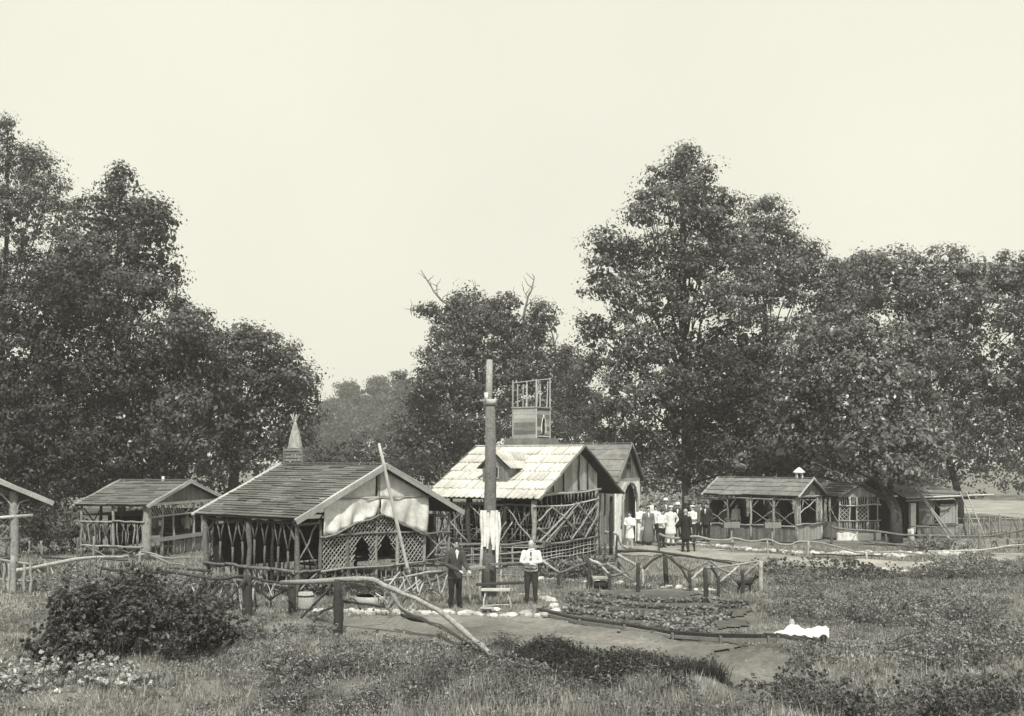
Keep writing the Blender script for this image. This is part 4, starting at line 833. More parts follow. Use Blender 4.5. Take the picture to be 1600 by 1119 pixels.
def person(label, loc, rz=0, ht=1.72, top='shirt', tm=CLOTH, bm_=TROU, hat=None, hair=HAIRD, arms='down', stance=.10, vox=.02, build=1., skirt=0, bare=False, lean=0, group=None, fingers=False, sit=False):
    def fold(mb):
        if sit: mb.v = [(x, y, z-.43) if z >= .9 else ((x, z-.9, .47+y) if z >= .47 else (x, y-.43, z)) for x, y, z in mb.v]
        return mb
    fz = Vector((0, 0, -.43 if sit else 0))
    t = thing('person', label, 'person', loc, group, rz); t['local'] = 1; k = ht/1.75; t.scale = (k, k, k)
    hx = stance; lo = lean
    hipL = [(s*.09, 0, .9) for s in (-1, 1)]; knees = [(s*(hx+.0), -.02, .49) for s in (-1, 1)]; ank = [(s*(hx+.02), .02, .09) for s in (-1, 1)]
    sh = [(s*.19, -lo*.5, 1.42) for s in (-1, 1)]
    A = {'down': [((s*.25, .03-lo*.4, 1.13), (s*.25, -.06-lo*.3, .87)) for s in (-1, 1)],
         'folded': [((s*.27, -.08, 1.15), (-s*.03, -.24, 1.13+.02*s)) for s in (-1, 1)],
         'table': [((s*.25-.02, -.05-lo, 1.12), (s*.13+.1, -.36-lo, .99)) for s in (-1, 1)],
         'hips': [((s*.36, .06, 1.15), (s*.2, -.06, .98)) for s in (-1, 1)],
         'front': [((s*.24, -.03, 1.14), (s*.10, -.26, 1.16)) for s in (-1, 1)],
         'one': [((-.25, .02, 1.13), (-.24, -.06, .87)), ((.27, -.05, 1.15), (.12, -.25, 1.3))]}[arms]
    B = build; N = (0, -lo*.55, 1.5); Hd = Vector((0, -.02-lo*.75, 1.64))
    b = MB()
    torso = lambda ex=0, z0=.86: [(0, 0, z0, .155*B+ex, .11*B+ex), (0, 0, .98, .15*B+ex, .11*B+ex), (0, -lo*.2, 1.12, .14*B+ex, .105*B+ex), (0, -lo*.35, 1.28, .165*B+ex, .115*B+ex), (0, -lo*.5, 1.4, .175*B+ex, .1*B+ex), (0, -lo*.52, 1.46, .1+ex, .075+ex)]
    loft(b, torso(), 14); loft(b, [(*N, .058, .06), (0, N[1]-.01, 1.57, .05, .055)], 10)
    b.ell(Hd, (.076, .095, .115), 14, 10); b.ell(Hd+Vector((0, -.02, -.055)), (.058, .07, .06), 12, 8)
    b.ell(Hd+Vector((0, -.1, -.012)), (.014, .022, .024), 6, 5); b.ell(Hd+Vector((0, -.088, .028)), (.05, .014, .01), 8, 4)
    for s in (-1, 1): b.ell(Hd+Vector((s*.078, .005, -.005)), (.012, .02, .032), 6, 5)
    b.ell(Hd+Vector((0, -.088, -.06)), (.024, .012, .009), 6, 4)
    for i in (0, 1):
        E, H = A[i]; loft(b, arm_pts(sh[i], E, H), 10)
        loft(b, [(*hipL[i], .085*B, .09*B), (hipL[i][0]*1.05, 0, .72, .075*B, .08*B), (*knees[i], .052, .055), (knees[i][0], .01, .33, .052, .055), (*ank[i], .034, .038)], 12)
        loft(b, [(ank[i][0], .05, .05, .035, .035), (ank[i][0], -.05, .04, .04, .03), (ank[i][0], -.14, .03, .035, .02)], 8)
        E = Vector(E); H = Vector(H); d = (H-E).normalized(); sd = -1 if i == 0 else 1
        side = Vector((-sd, 0, 0)) if abs(d.x) < .7 else Vector((0, 0, 1)); side = (side-d*side.dot(d)).normalized(); nn = d.cross(side)
        loft(b, [(*(H+d*.02), .03, .018), (*(H+d*.08), .038, .017)], 8)
        for q in range(4):
            o = side*(-.028+.0187*q); l = (.062, .074, .07, .055)[q]; st = H+d*.085+o; mid_ = st+d*l*.55+nn*.004*sd; e = mid_+d*l*.4+nn*.018*sd
            b.tube([st-d*.02, mid_, e], [.0095, .0088, .0065], 6)
        st = H+d*.03+side*.03; b.tube([st, st+side*.025+d*.03, st+side*.03+d*.062], [.012, .010, .008], 6)
    rm(fold(b).build('body', SKIN, t, True), min(vox, .011) if fingers else vox*.8)
    c = MB()
    if top in ('shirt', 'jacket', 'tunic'):
        z0 = {'shirt': .92, 'jacket': .76, 'tunic': .55}[top]; ex = .02 if top != 'jacket' else .03
        pts = torso(ex, .9); 
        if top != 'shirt': pts = [(0, 0, z0, (.17 if top == 'jacket' else .2)*B+ex, .13*B+ex)]+pts
        loft(c, pts, 16)
        for i in (0, 1):
            E, H = A[i]; q = arm_pts(sh[i], E, Vector(H), 1.08, .013+(.006 if top == 'jacket' else 0))
            if top == 'tunic': q = q[:4]
            loft(c, q, 10)
    rm(fold(c).build({'shirt': 'shirt', 'jacket': 'jacket', 'tunic': 'tunic'}[top], tm, t, True), vox)
    if top == 'jacket':   # shirt front and tie
        MB().add([(-.05, -.152-lo*.5, 1.45), (.05, -.152-lo*.5, 1.45), (.0, -.158-lo*.35, 1.24), (0, -.10-lo*.5, 1.5)], [(0, 2, 1), (0, 1, 3)]).build('shirt_front', CLOTH, t)
    if arms == 'folded': MB().add([(-.025, -.135, 1.44), (.025, -.135, 1.44), (.035, -.15, 1.2), (0, -.15, 1.14), (-.03, -.15, 1.2)], [(0, 4, 3, 2, 1)]).build('necktie', GREYC, t); MB().tube([(0, -.03, 1.475), (0, -.035, 1.51)], [.072, .066], 12).build('collar', CLOTH, t, True)
    if not bare:
        q = MB(); loft(q, [(0, 0, .99, .15*B+.012, .11*B+.012), (0, 0, .9, .165*B+.012, .115*B+.012), (0, 0, .82, .15*B+.01, .11*B)], 14)
        for i in (0, 1): loft(q, [(hipL[i][0]*.95, 0, .88, .095*B, .1*B), (hipL[i][0]*1.05, 0, .7, .092*B, .095*B), (knees[i][0], knees[i][1], knees[i][2], .075, .078), (knees[i][0], .01, .3, .067, .07), (ank[i][0], .01, .11, .06, .066)], 12)
        rm(fold(q).build('trousers', bm_, t, True), vox)
    if skirt: 
        loft_ = MB(); loft(loft_, [(0, 0, 1.0, .14, .11), (0, 0, .8, .2, .16), (0, 0, .2, .3, .26)], 16); loft_.build('skirt', tm, t, True)
    for i in (0, 1):
        s = MB(); loft(s, [(ank[i][0], .07, .05, .042, .048), (ank[i][0], -.02, .055, .046, .05), (ank[i][0], -.12, .04, .045, .034), (ank[i][0], -.17, .035, .035, .026)], 10); fold(s).build('shoe', DARK if not bare else BARK, t, True)
    if hair:
        hb = MB(); hb.ell(Hd+Vector((0, .008, .034)), (.084, .104, .1), 14, 9)
        o = fold(hb).build('hair', hair, t, True)
    if hat == 'cap': MB().ell(Hd+Vector((0, 0, .085)), (.1, .115, .05), 14, 6).build('cap', CLOTH, t, True); 
    elif hat == 'straw' or hat == 'dark':
        m = CLOTH if hat == 'straw' else DARK
        MB().tube([Hd+Vector((0, 0, z)) for z in (.062, .07, .075, .16, .175)], [.165, .17, .098, .09, .06], 16).build('hat', m, t, True)
    return t
def at(px, py): D = EYE*F/(py-HOR); x = (px-800)*D/F; return (x, D, hz(x, D)+.03)
man1 = person('man in dark suit and open white collar leaning over the plank table', at(711, 949), .35, 1.84, 'jacket', SUIT, DARK, hair=HAIRD, arms='table', vox=.014, lean=.06, fingers=True)
Ey = Vector((0, -.02-.045, 1.64))
for s in (-1, 1): MB().tube([Ey+Vector((s*.032, -.094, .005)), Ey+Vector((s*.032, -.1, .005))], .013, 10).build('eyeglass', DARK, man1)
man2 = person('bald man in white shirt and necktie with folded arms beside the mast', at(830, 946), -.1, 1.72, 'shirt', CLOTH, TROU, hair=None, arms='folded', vox=.013, build=1.12, stance=.11, fingers=True)
for s in (-1, 1): MB().ell((s*.07, .03, 1.62), (.018, .05, .045), 8, 6).build('side_hair', HAIRG, man2, True)
MB().tube([(0, 0, .955), (0, 0, .985)], [.185, .185], 16).build('belt', DARK, man2, True)
crowd = [  # px, feet py, label, kwargs
 (966, 852, 'man in dark suit at the left end of the crowd by the hall', dict(top='jacket', tm=SUIT, bm_=DARK, hair=HAIRG, arms='down', rz=.9)),
 (984, 860, 'bare legged boy in white tunic standing nearest the hall corner', dict(top='tunic', tm=CLOTH, bare=True, arms='front', ht=1.65, rz=-.5)),
 (1001, 850, 'man all in white with light trousers in front of the chapel arch', dict(tm=CLOTH, bm_=CLOTH, arms='front', rz=.3)),
 (1013, 852, 'person in long grey dress between the white clad man and the youth', dict(top='jacket', tm=GREYC, bm_=GREYC, skirt=1, arms='down', rz=0)),
 (1024, 848, 'youth in white vest and dark shorts half hidden in the crowd', dict(tm=CLOTH, bm_=DARK, ht=1.7, arms='one')),
 (1034, 856, 'young man in white shirt and dark trousers left of the tall figure in white', dict(tm=CLOTH, bm_=DARK, ht=1.68, arms='front', rz=.6)),
 (1048, 854, 'broad man in loose white suit and white cap in the crowd middle', dict(top='tunic', tm=CLOTH, bm_=CLOTH, hat='cap', arms='hips', build=1.2, ht=1.78, rz=.2)),
 (1059, 846, 'man in black suit and pale hat behind the dark coated figure', dict(top='jacket', tm=DARK, bm_=DARK, hat='straw', ht=1.8)),
 (1071, 864, 'figure in long dark coat standing nearest the path', dict(top='tunic', tm=DARK, bm_=DARK, hair=HAIRG, ht=1.78, rz=2.6)),
 (1082, 850, 'man in white shirt, cap and dark trousers right of the dark coat', dict(tm=CLOTH, bm_=DARK, hat='cap', ht=1.75, rz=-.9, arms='front')),
 (1104, 847, 'man in black suit with white collar at the corner of the long pavilion', dict(top='jacket', tm=DARK, bm_=DARK, ht=1.82, rz=-.6)),
 (1092, 842, 'man in dark clothes half hidden behind the white shirted man', dict(top='jacket', tm=GREYC, bm_=DARK, ht=1.74)),
 (1040, 838, 'man in grey with pale hat at the back of the crowd', dict(top='jacket', tm=GREYC, bm_=DARK, hat='straw', ht=1.85)),
 (1018, 838, 'woman in pale blouse at the back of the crowd by the chapel', dict(tm=CLOTH, bm_=GREYC, skirt=0, ht=1.8)),
 (990, 842, 'dark haired man in grey jacket between hall corner and chapel arch', dict(top='jacket', tm=GREYC, bm_=GREYC, ht=1.8)),
 (1132, 841, 'man in grey shirt standing inside the long pavilion at its left bay', dict(tm=GREYC, bm_=DARK, ht=1.72)),
 (1150, 841, 'person in pale shirt standing inside the long pavilion second bay', dict(tm=CLOTH, bm_=GREYC, ht=1.7)),
 (1210, 842, 'person in grey shirt and pale cap inside the long pavilion right bay', dict(tm=GREYC, bm_=DARK, hat='cap', ht=1.78)),
]
for px, py, lb, kw in crowd:
    kw = dict(kw); rz = kw.pop('rz', random.uniform(-.6, .6)); person(lb, at(px, py), rz, group='people gathered between the chapel and the long pavilion', vox=.024, **kw)
D_ = 46.6; X_ = (292-800)*D_/F; person('person in white shirt seated with back turned inside the smaller left pavilion', (X_, D_, .42), 2.8, 1.7, 'shirt', CLOTH, DARK, vox=.024, sit=True, build=.85, arms='front')
bq = thing('plank_bench', 'high plank bench under the person seated in the smaller left pavilion', 'bench', (X_, D_, 0))
MB().bar((X_-.9, D_+.02, .75), (X_+.9, D_+.1, .75), .3, .05).build('seat', PLANK, bq)
for dx in (-.8, .8): MB().bar((X_+dx, D_+.05, 0), (X_+dx, D_+.05, .725), .06, .06, (0, 1, 0)).build('leg', PLANK, bq)
# dark dog standing behind the zigzag fence
p = G(1164, 926); dg = thing('dog', 'small black dog standing at the right end of the zigzag fence', 'dog', tuple(p)); dg['local'] = 1
b = MB(); loft(b, [(-.2, 0, .3, .07, .08), (-.05, 0, .29, .075, .085), (.12, 0, .31, .09, .1), (.2, 0, .33, .08, .085)], 10); loft(b, [(.2, 0, .36, .06, .06), (.3, -.02, .46, .045, .05)], 8); b.ell((.33, -.02, .48), (.07, .05, .05), 9, 7); loft(b, [(.36, -.02, .47, .035, .03), (.44, -.03, .45, .02, .02)], 8)
for s in (-1, 1):
    b.ell((.3, s*.04-.02, .54), (.015, .02, .035), 6, 5); loft(b, [(.16, s*.05, .28, .035, .035), (.15, s*.05, .14, .02, .02), (.17, s*.05, .02, .018, .018)], 7); loft(b, [(-.19, s*.05, .28, .045, .045), (-.15, s*.05, .18, .028, .028), (-.22, s*.05, .11, .018, .018), (-.2, s*.05, .02, .018, .018)], 7)
loft(b, [(-.26, 0, .34, .02, .02), (-.35, 0, .42, .015, .015), (-.38, 0, .5, .01, .01)], 6); rm(b.build('body', DARK, dg, True), .014)

# ------------------------------------------------------------------ trees
def tree(name, label, trunk, D, lobes, size=.2, dens=1., m=None, group='big trees round the camp', tr=.35, cr=.9, trb=None, front=.5, depth=1., shell=.55, extra=None, lobeD=None):
    """trunk = (px of base, base py or None); lobes = (px, py, rx, ry[, dD]) given in photo pixels at distance D"""
    m = m or LEAFM; tr *= .62; size *= .86; front = .72; s = F/D; bx = (trunk-800)/s; base = Vector((bx, D, hz(bx, D) if D < 60 else 0)); t = thing(name, label, 'tree', base, group)
    ps = []; ns = []; ss = []; b = MB(); zmin = 1e9; Ls = []
    for L in lobes:
        px, py, rx, ry = L[:4]; dD = L[4] if len(L) > 4 else random.uniform(-1.5, 1.5)
        c = W(px, py, D); c.y += dD; Rx, Rz = rx/s, ry/s; Ry = max(1.2, (Rx+Rz)/2*depth); Ls.append((c, Rx, Rz))
        area = 4*math.pi*(((Rx*Ry)**1.6+(Rx*Rz)**1.6+(Ry*Rz)**1.6)/3)**(1/1.6)
        size_ = size; n = max(6, int(area*1.8*dens/cr**2*.55)); per = max(8, int(26*(cr/.62)**2*(.2/size)**1.3))
        p, nn = blob(c.x, c.y, c.z, Rx, Ry, Rz, n, per, cr, front, shell); ps.append(p); ns.append(nn); ss.append(np.full(len(p), size))
        nc = int(area*4.5*dens); p, nn = blob(c.x, c.y+.2, c.z, Rx*.75, Ry*.7, Rz*.75, max(4, nc//4), 4, .7, 0, .25); ps.append(p); ns.append(nn); ss.append(np.full(len(p), size*2.5))
    cz = [l[0].z for l in Ls]; topc = max(Ls, key=lambda l: l[0].z)[0]
    size_ = 0
    Ym = sum(l[0].y for l in Ls)/len(Ls)
    trk = [base-Vector((0, 0, .3)), base+Vector((0, 0, 1.5)), base.lerp(Vector((topc.x*.4+bx*.6, Ym+.5, topc.z*.5)), .8), Vector((topc.x*.75+bx*.25, Ym+.5, topc.z*.8)), topc]
    b.tube(trk, [tr*1.35, tr, tr*.75, tr*.4, tr*.12], 9)
    for c, Rx, Rz in Ls:
        z0 = max(2.2, min(c.z-1, c.z*.55)); k = min(1, z0/max(topc.z, 1)); o = base.lerp(topc, k*.9); o.z = z0
        b.tube(crook(o, c, .1, 4), [tr*.34, tr*.26, tr*.18, tr*.1, tr*.04], 6)
        for q in range(3):
            d = Vector((random.uniform(-1, 1)*Rx, random.uniform(-1, 1)*Rx, random.uniform(-.3, 1)*Rz))*.8; b.tube(crook(c.lerp(o, .3), c+d, .1, 3), [tr*.14, tr*.1, tr*.07, .02], 5)
    b.build('trunk', BARKD, t, True)
    if extra:
        for e in extra: 
            q = [W(x+random.uniform(-1, 1), y, D) for x, y in e]; d_ = poly(t, 'dead_branch', q, .13 if len(q) > 3 else .05, BARK, 6, .2); tw = MB()
            for a_, b_ in zip(q, q[1:]):
                for z_ in range(2):
                    o_ = a_.lerp(b_, random.random()); e_ = o_+Vector((random.uniform(-.7, .7), 0, random.uniform(.1, .9))); tw.tube(crook(o_, e_, .12, 3), [.035, .028, .02, .01], 4)
            tw.build('twigs', BARK, d_, True)
    p = np.concatenate(ps); n = np.concatenate(ns); ss = np.concatenate(ss); k = p[:, 2] > .15; p = p[k]-np.array(base); n = n[k]; ss = ss[k]
    v, f = leaf_arrays(p, n, ss*(.6+.8*RS.rand(len(p))), .62); np_mesh('crown', v, f, m, t)
    return len(p)
cnt = 0
cnt += tree('broadleaf_tree', 'tall feathery tree rising at the left edge', -10, 66, [(5, 235, 40, 38), (45, 265, 42, 38), (80, 305, 35, 30), (0, 310, 60, 50), (55, 350, 50, 45), (-40, 400, 70, 70), (30, 430, 60, 55), (-60, 270, 50, 50), (8, 195, 12, 14), (105, 345, 34, 34), (110, 400, 40, 40), (95, 440, 50, 40)], .17, .75, LEAFM)
cnt += tree('poplar_tree', 'slender poplar with ragged upright top right of the feathery left tree', 190, 60, [(175, 275, 22, 24), (185, 315, 38, 38), (205, 345, 36, 34), (250, 335, 26, 24), (262, 365, 22, 22), (150, 340, 32, 36), (225, 395, 42, 38), (170, 410, 60, 50), (262, 430, 24, 26), (238, 460, 48, 38), (275, 475, 20, 20), (160, 480, 70, 50), (130, 420, 45, 50), (285, 520, 26, 26)], .21, .85, LEAFM)
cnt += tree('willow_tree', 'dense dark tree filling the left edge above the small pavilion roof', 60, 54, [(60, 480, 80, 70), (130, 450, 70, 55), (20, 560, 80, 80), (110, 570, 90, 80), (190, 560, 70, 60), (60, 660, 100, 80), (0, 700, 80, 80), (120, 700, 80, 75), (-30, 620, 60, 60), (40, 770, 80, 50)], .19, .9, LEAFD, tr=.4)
cnt += tree('maple_tree', 'broad maple behind the left pavilion roof', 240, 56, [(260, 545, 70, 50), (310, 585, 60, 55), (220, 620, 80, 65), (300, 660, 65, 55), (180, 690, 70, 55), (250, 715, 60, 40), (330, 520, 30, 26), (295, 510, 26, 22), (200, 760, 70, 30)], .21, .95, LEAFM)
cnt += tree('oak_tree', 'spreading oak with dark trunk showing over the canvas pavilion roof', 362, 60, [(378, 530, 28, 32), (415, 540, 28, 34), (350, 560, 38, 40), (455, 565, 24, 28), (430, 590, 50, 40), (475, 600, 28, 26), (380, 620, 60, 45), (455, 640, 42, 38), (340, 660, 50, 40), (410, 680, 50, 36), (370, 715, 40, 26), (470, 670, 25, 28)], .21, .95, LEAFM, tr=.5)
cnt += tree('elm_tree', 'old elm with dead bare limbs on top behind the mast', 760, 84, [(735, 475, 38, 26), (790, 480, 28, 24), (700, 500, 26, 24), (845, 500, 30, 26), (760, 510, 50, 32), (820, 530, 45, 34), (715, 540, 45, 38), (770, 570, 60, 45), (690, 600, 60, 48), (850, 575, 42, 38), (660, 655, 60, 50), (740, 650, 70, 55), (830, 640, 60, 50), (640, 705, 50, 40), (720, 715, 60, 35), (668, 486, 14, 8), (880, 560, 18, 18)], .24, .9, LEAFM,
            extra=[[(742, 560), (728, 505), (705, 480), (684, 462), (668, 440), (657, 422)], [(684, 462), (682, 446)], [(700, 500), (676, 488), (652, 484), (640, 486)], [(812, 570), (818, 520), (820, 490), (824, 466), (832, 448), (836, 434)], [(824, 466), (816, 452)], [(822, 480), (838, 462)], [(822, 530), (838, 505), (850, 490), (866, 478)], [(784, 560), (794, 510), (796, 480), (806, 462)], [(796, 480), (786, 462)], [(872, 590), (868, 545), (862, 520), (860, 505)], [(866, 538), (873, 520)], [(735, 500), (742, 460), (738, 436)]], cr=1.05)
cnt += tree('sycamore_tree', 'tallest tree, a spire-topped sycamore right of the belfry', 1073, 64, [(1068, 236, 17, 15), (1072, 255, 26, 24), (1045, 275, 30, 24), (1090, 290, 36, 30), (1015, 300, 20, 14), (1060, 330, 46, 38), (1000, 345, 26, 18), (1130, 315, 22, 16), (1110, 350, 42, 34), (945, 385, 26, 22), (990, 400, 46, 34), (1060, 400, 60, 42), (1130, 400, 50, 42), (940, 440, 30, 34), (1000, 470, 60, 45), (1080, 470, 60, 45), (925, 510, 24, 30), (985, 545, 60, 48), (1070, 550, 70, 50), (918, 570, 16, 20), (1000, 620, 70, 50), (1080, 640, 70, 50), (960, 660, 50, 45), (1010, 700, 55, 40), (1060, 715, 45, 30), (1110, 720, 50, 28), (1170, 730, 50, 20)], .21, .85, LEAFM, tr=.45)
cnt += tree('ash_tree', 'loose pale ash filling behind the right shoulder of the tallest tree', 1200, 72, [(1190, 345, 42, 34), (1215, 385, 40, 36), (1160, 390, 46, 40), (1240, 395, 28, 24), (1268, 395, 12, 20), (1200, 440, 60, 45), (1260, 430, 50, 32), (1150, 470, 50, 45), (1300, 440, 34, 26), (1310, 470, 50, 40), (1280, 500, 50, 45)], .22, .85, LEAFL)
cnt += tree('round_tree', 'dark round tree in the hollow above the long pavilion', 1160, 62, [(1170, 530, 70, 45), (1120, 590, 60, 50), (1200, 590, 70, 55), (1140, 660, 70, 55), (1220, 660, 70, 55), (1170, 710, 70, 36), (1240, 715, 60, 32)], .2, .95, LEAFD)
cnt += tree('broad_tree', 'wide pale tree spreading along the right skyline', 1500, 66, [(1345, 415, 34, 30), (1400, 410, 44, 28), (1460, 420, 50, 30), (1375, 450, 60, 40), (1450, 470, 70, 50), (1530, 425, 46, 28), (1590, 430, 40, 32), (1540, 480, 70, 60), (1620, 480, 50, 70), (1330, 480, 46, 42), (1610, 560, 60, 70), (1560, 590, 60, 60), (1600, 660, 60, 60), (1480, 530, 60, 60), (1510, 610, 60, 60), (1530, 690, 60, 45), (1420, 540, 60, 50)], .21, .85, LEAFL)
cnt += tree('lime_tree', 'sunlit leafy tree whose dark trunk stands between the kiosk and the plank shed', 1400, 50.5, [(1330, 530, 75, 50, 4), (1400, 520, 60, 45, 4), (1290, 590, 60, 50, 5), (1370, 590, 75, 50, 3), (1450, 580, 65, 55, 4), (1320, 650, 65, 45, 5), (1400, 650, 70, 50, 3), (1480, 640, 58, 48, 4), (1350, 705, 55, 36, 4), (1440, 705, 60, 38, 3), (1400, 735, 34, 22, -.5), (1440, 690, 60, 40, 1), (1380, 690, 60, 40, 1), (1510, 690, 36, 30, 4), (1270, 670, 40, 45, 6), (1250, 720, 50, 26, 8), (1320, 735, 50, 18, 8)], .22, .95, LEAFL, tr=.42, cr=.85)
cnt += tree('far_round_tree', 'small round tree beyond the chapel roof', 905, 95, [(893, 590, 36, 34), (880, 640, 40, 50), (915, 640, 35, 40), (900, 690, 50, 30)], .25, .8, LEAFF, cr=.8)
for i, (px, D, top, r, lb) in enumerate(((545, 270, 612, 26, 'pale far tree tallest at the left of the distant rise'), (592, 280, 606, 28, 'pale far tree in the middle of the distant rise'), (628, 262, 604, 24, 'pale far tree on the right of the distant rise beside the old elm'), (515, 250, 640, 26, 'low far tree just right of the spreading oak'))):
    cnt += tree('far_tree', lb, px, D, [(px, top, r*.7, 20), (px-r*.5, top+28, r, 22), (px+r*.6, top+30, r, 24), (px, top+60, r*1.5, 32)], .62, .8, LEAFF, 'far trees on the distant rise', cr=1.9)
# wooded rise and undergrowth that read as one mass
def wood(name, regs, D, size, m, dens, cr):
    ps = []; ns = []; s = F/D
    for (px, py, rx, ry) in regs:
        c = W(px, py, D); Rx, Rz = rx/s, ry/s; n = int(dens*(Rx*Rz)*4/cr**2); p, nn = blob(c.x, c.y+random.uniform(-3, 3), c.z, Rx, (Rx+Rz)/2, Rz, n, 14, cr, .6, .4); ps.append(p); ns.append(nn)
    p = np.concatenate(ps); n = np.concatenate(ns); k = p[:, 2] > 0; v, f = leaf_arrays(p[k], n[k], size*(.6+.8*RS.rand(k.sum())), .65)
    setp(np_mesh(name, v, f, m), kind='stuff')
wood('distant_wood', [(px, 668+random.uniform(-8, 8), 40, 32) for px in range(480, 700, 26)]+[(px, 705, 40, 25) for px in range(470, 700, 30)], 240, .62, LEAFF, 1.6, 1.8)
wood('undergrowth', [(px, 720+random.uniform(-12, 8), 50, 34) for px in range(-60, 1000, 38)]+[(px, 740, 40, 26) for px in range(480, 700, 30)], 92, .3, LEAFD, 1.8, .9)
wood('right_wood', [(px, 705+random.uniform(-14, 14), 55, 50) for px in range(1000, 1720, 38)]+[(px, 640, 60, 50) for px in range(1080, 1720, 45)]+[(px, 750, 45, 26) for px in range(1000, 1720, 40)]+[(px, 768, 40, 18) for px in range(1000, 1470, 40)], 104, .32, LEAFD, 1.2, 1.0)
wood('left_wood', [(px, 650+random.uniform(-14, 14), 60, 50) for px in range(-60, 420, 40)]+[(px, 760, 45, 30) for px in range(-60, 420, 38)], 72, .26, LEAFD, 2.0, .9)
# ------------------------------------------------------------------ bushes, weeds, grass
def bush(label, px, py, blobs, count, size, m, name='bush', group='bushes and weeds on the bank'):
    b = G(px, py); t = thing(name, label, 'bush', tuple(b), group); bl = []
    for (dx, dy, dz, rx, rz) in blobs: bl.append((b.x+dx, b.y+dy, hz(b.x+dx, b.y+dy)+dz, rx, rx*.8, rz))
    base_ = list(bl)
    for k in range(len(base_)*3):
        q = random.choice(base_); a_ = random.uniform(0, 6.28); w_ = random.uniform(.6, 1.05)
        bl.append((q[0]+math.cos(a_)*q[3]*w_, q[1]+math.sin(a_)*q[4]*w_, q[2]+q[5]*random.uniform(.2, .95), q[3]*.28, q[3]*.25, q[5]*random.uniform(.25, .5)))
    for k in range(len(base_)*4):
        q = random.choice(base_); a_ = random.uniform(0, 6.28); w_ = random.uniform(.2, 1.0)
        bl.append((q[0]+math.cos(a_)*q[3]*w_, q[1]+math.sin(a_)*q[4]*w_, q[2]+q[5]*(1.15-.6*w_*w_), .09, .09, q[5]*random.uniform(.3, .65)))
    leaves(t, 'foliage', bl, int(count*1.25), size, m)
    s = MB()
    for k in range(8): q = random.choice(bl); s.tube(crook(b+Vector((random.uniform(-.2, .2), 0, 0)), (q[0], q[1], q[2]), .08, 3), [.014, .011, .008, .004], 5)
    s.build('stems', BARKD, t, True)
bush_lobes = []
for k in range(50):
    a_ = random.uniform(0, 6.28); w_ = random.random()**.5; x_ = 1.85*w_*math.cos(a_); y_ = 1.7+1.7*w_*math.sin(a_); r_ = random.uniform(.28, .62)
    bush_lobes.append((x_, y_, max(.15, (1.2-.65*w_*w_)*random.uniform(.4, 1.05)), r_, r_*random.uniform(.6, .95)))
bush('huge dark leafy bush in front of the left fence', 180, 1058, [(q[0], q[1], q[2], q[3], q[4]) for q in bush_lobes], 38000, .088, WEEDD)
bush('patch of pale broad leaved weeds at the lower left corner', 60, 1078, [(-.8, 0, .2, .9, .32), (.2, .3, .22, .9, .32), (1.1, 0, .15, .6, .25), (-1.6, .5, .3, .8, .4), (1.7, -.2, .1, .5, .2)], 4200, .085, WEEDL)
bush('weedy mound at the foot of the dark fence posts', 420, 1005, [(0, 0, .1, .9, .22), (-.9, .3, .2, .8, .35), (.9, -.1, .1, .7, .25), (-1.7, .6, .25, .8, .4)], 6000, .06, WEED)
bush('leafy plants under the dark fence left of the thick post', 345, 955, [(0, .4, .2, .7, .25), (-1.2, .6, .25, .8, .3)], 3000, .065, WEED)
bush('vegetable leaves below the lattice wall of the canvas pavilion', 600, 935, [(-1.3, .6, .3, .8, .35), (-.3, .8, .3, .8, .35), (.7, 1.0, .3, .8, .35), (-2.3, .6, .3, .7, .3)], 5000, .07, WEED)
bush('mid grey weeds on the mound in the centre foreground', 600, 1060, [(0, 0, .1, 1.2, .35), (1.2, .2, .12, 1.0, .3), (-1.3, .2, .1, 1.0, .35), (2.3, -.2, .1, .9, .35), (-2.4, -.2, .1, .9, .3)], 9000, .05, WEED)
bush('brushy weeds at the lower end of the sweeping rail', 760, 1070, [(0, 0, .15, .8, .4), (.7, .3, .15, .7, .35), (-.6, -.3, .1, .7, .35)], 5000, .05, WEED)
bush('dark leafy thicket at the lower right corner', 1400, 1112, [(0, 0, .2, .9, .4), (-1.0, .2, .2, .8, .4), (1.0, .2, .25, .9, .4), (-1.0, 1.0, .25, .7, .35), (1.9, .3, .2, .7, .35), (-1.9, .2, .1, .6, .3)], 11000, .06, WEEDD)
bush('broad grey green weed bank right of the bare track', 1380, 1040, [(.7, -.3, .1, 1.1, .3), (-1.0, -.8, .0, .8, .25), (1.5, .2, .2, 1.2, .45), (2.6, 1.9, .2, 1.1, .35), (1.9, 1.7, .2, 1.1, .4), (3, .8, .2, 1.0, .4)], 20000, .06, WEED)
bush('leafy weeds climbing the bank above the white sheet', 1400, 975, [(0, 0, .25, 1.4, .4), (-1.4, .3, .2, 1.0, .35), (1.5, .4, .25, 1.2, .4), (.3, 2.0, .2, 1.3, .35), (-2.0, 1.2, .25, .6, .4)], 15000, .065, WEED)
bush('low dark shrub at the upper edge of the bank', 1310, 905, [(0, 0, .3, 1.0, .4), (-1.6, 1, .25, .9, .35), (1.2, -.6, .2, 1.0, .3)], 6000, .07, WEEDD)
bush('spreading shrub by the far bend of the path', 1510, 905, [(0, 0, .35, 1.3, .45), (1.4, .2, .25, 1.0, .3), (-1.1, -.3, .25, .9, .35)], 7000, .07, WEED)
bush('small clump beside the end post of the zigzag fence', 1240, 915, [(0, 0, .2, .8, .3), (1.0, .6, .15, .8, .25)], 3000, .06, WEED)
bush('dark bush behind the rustic fence at the left pavilion', 90, 868, [(0, 0, .9, 1.2, .9), (-1.3, .3, .8, 1.0, .8), (.9, .5, .6, .8, .6)], 5000, .12, LEAFD)
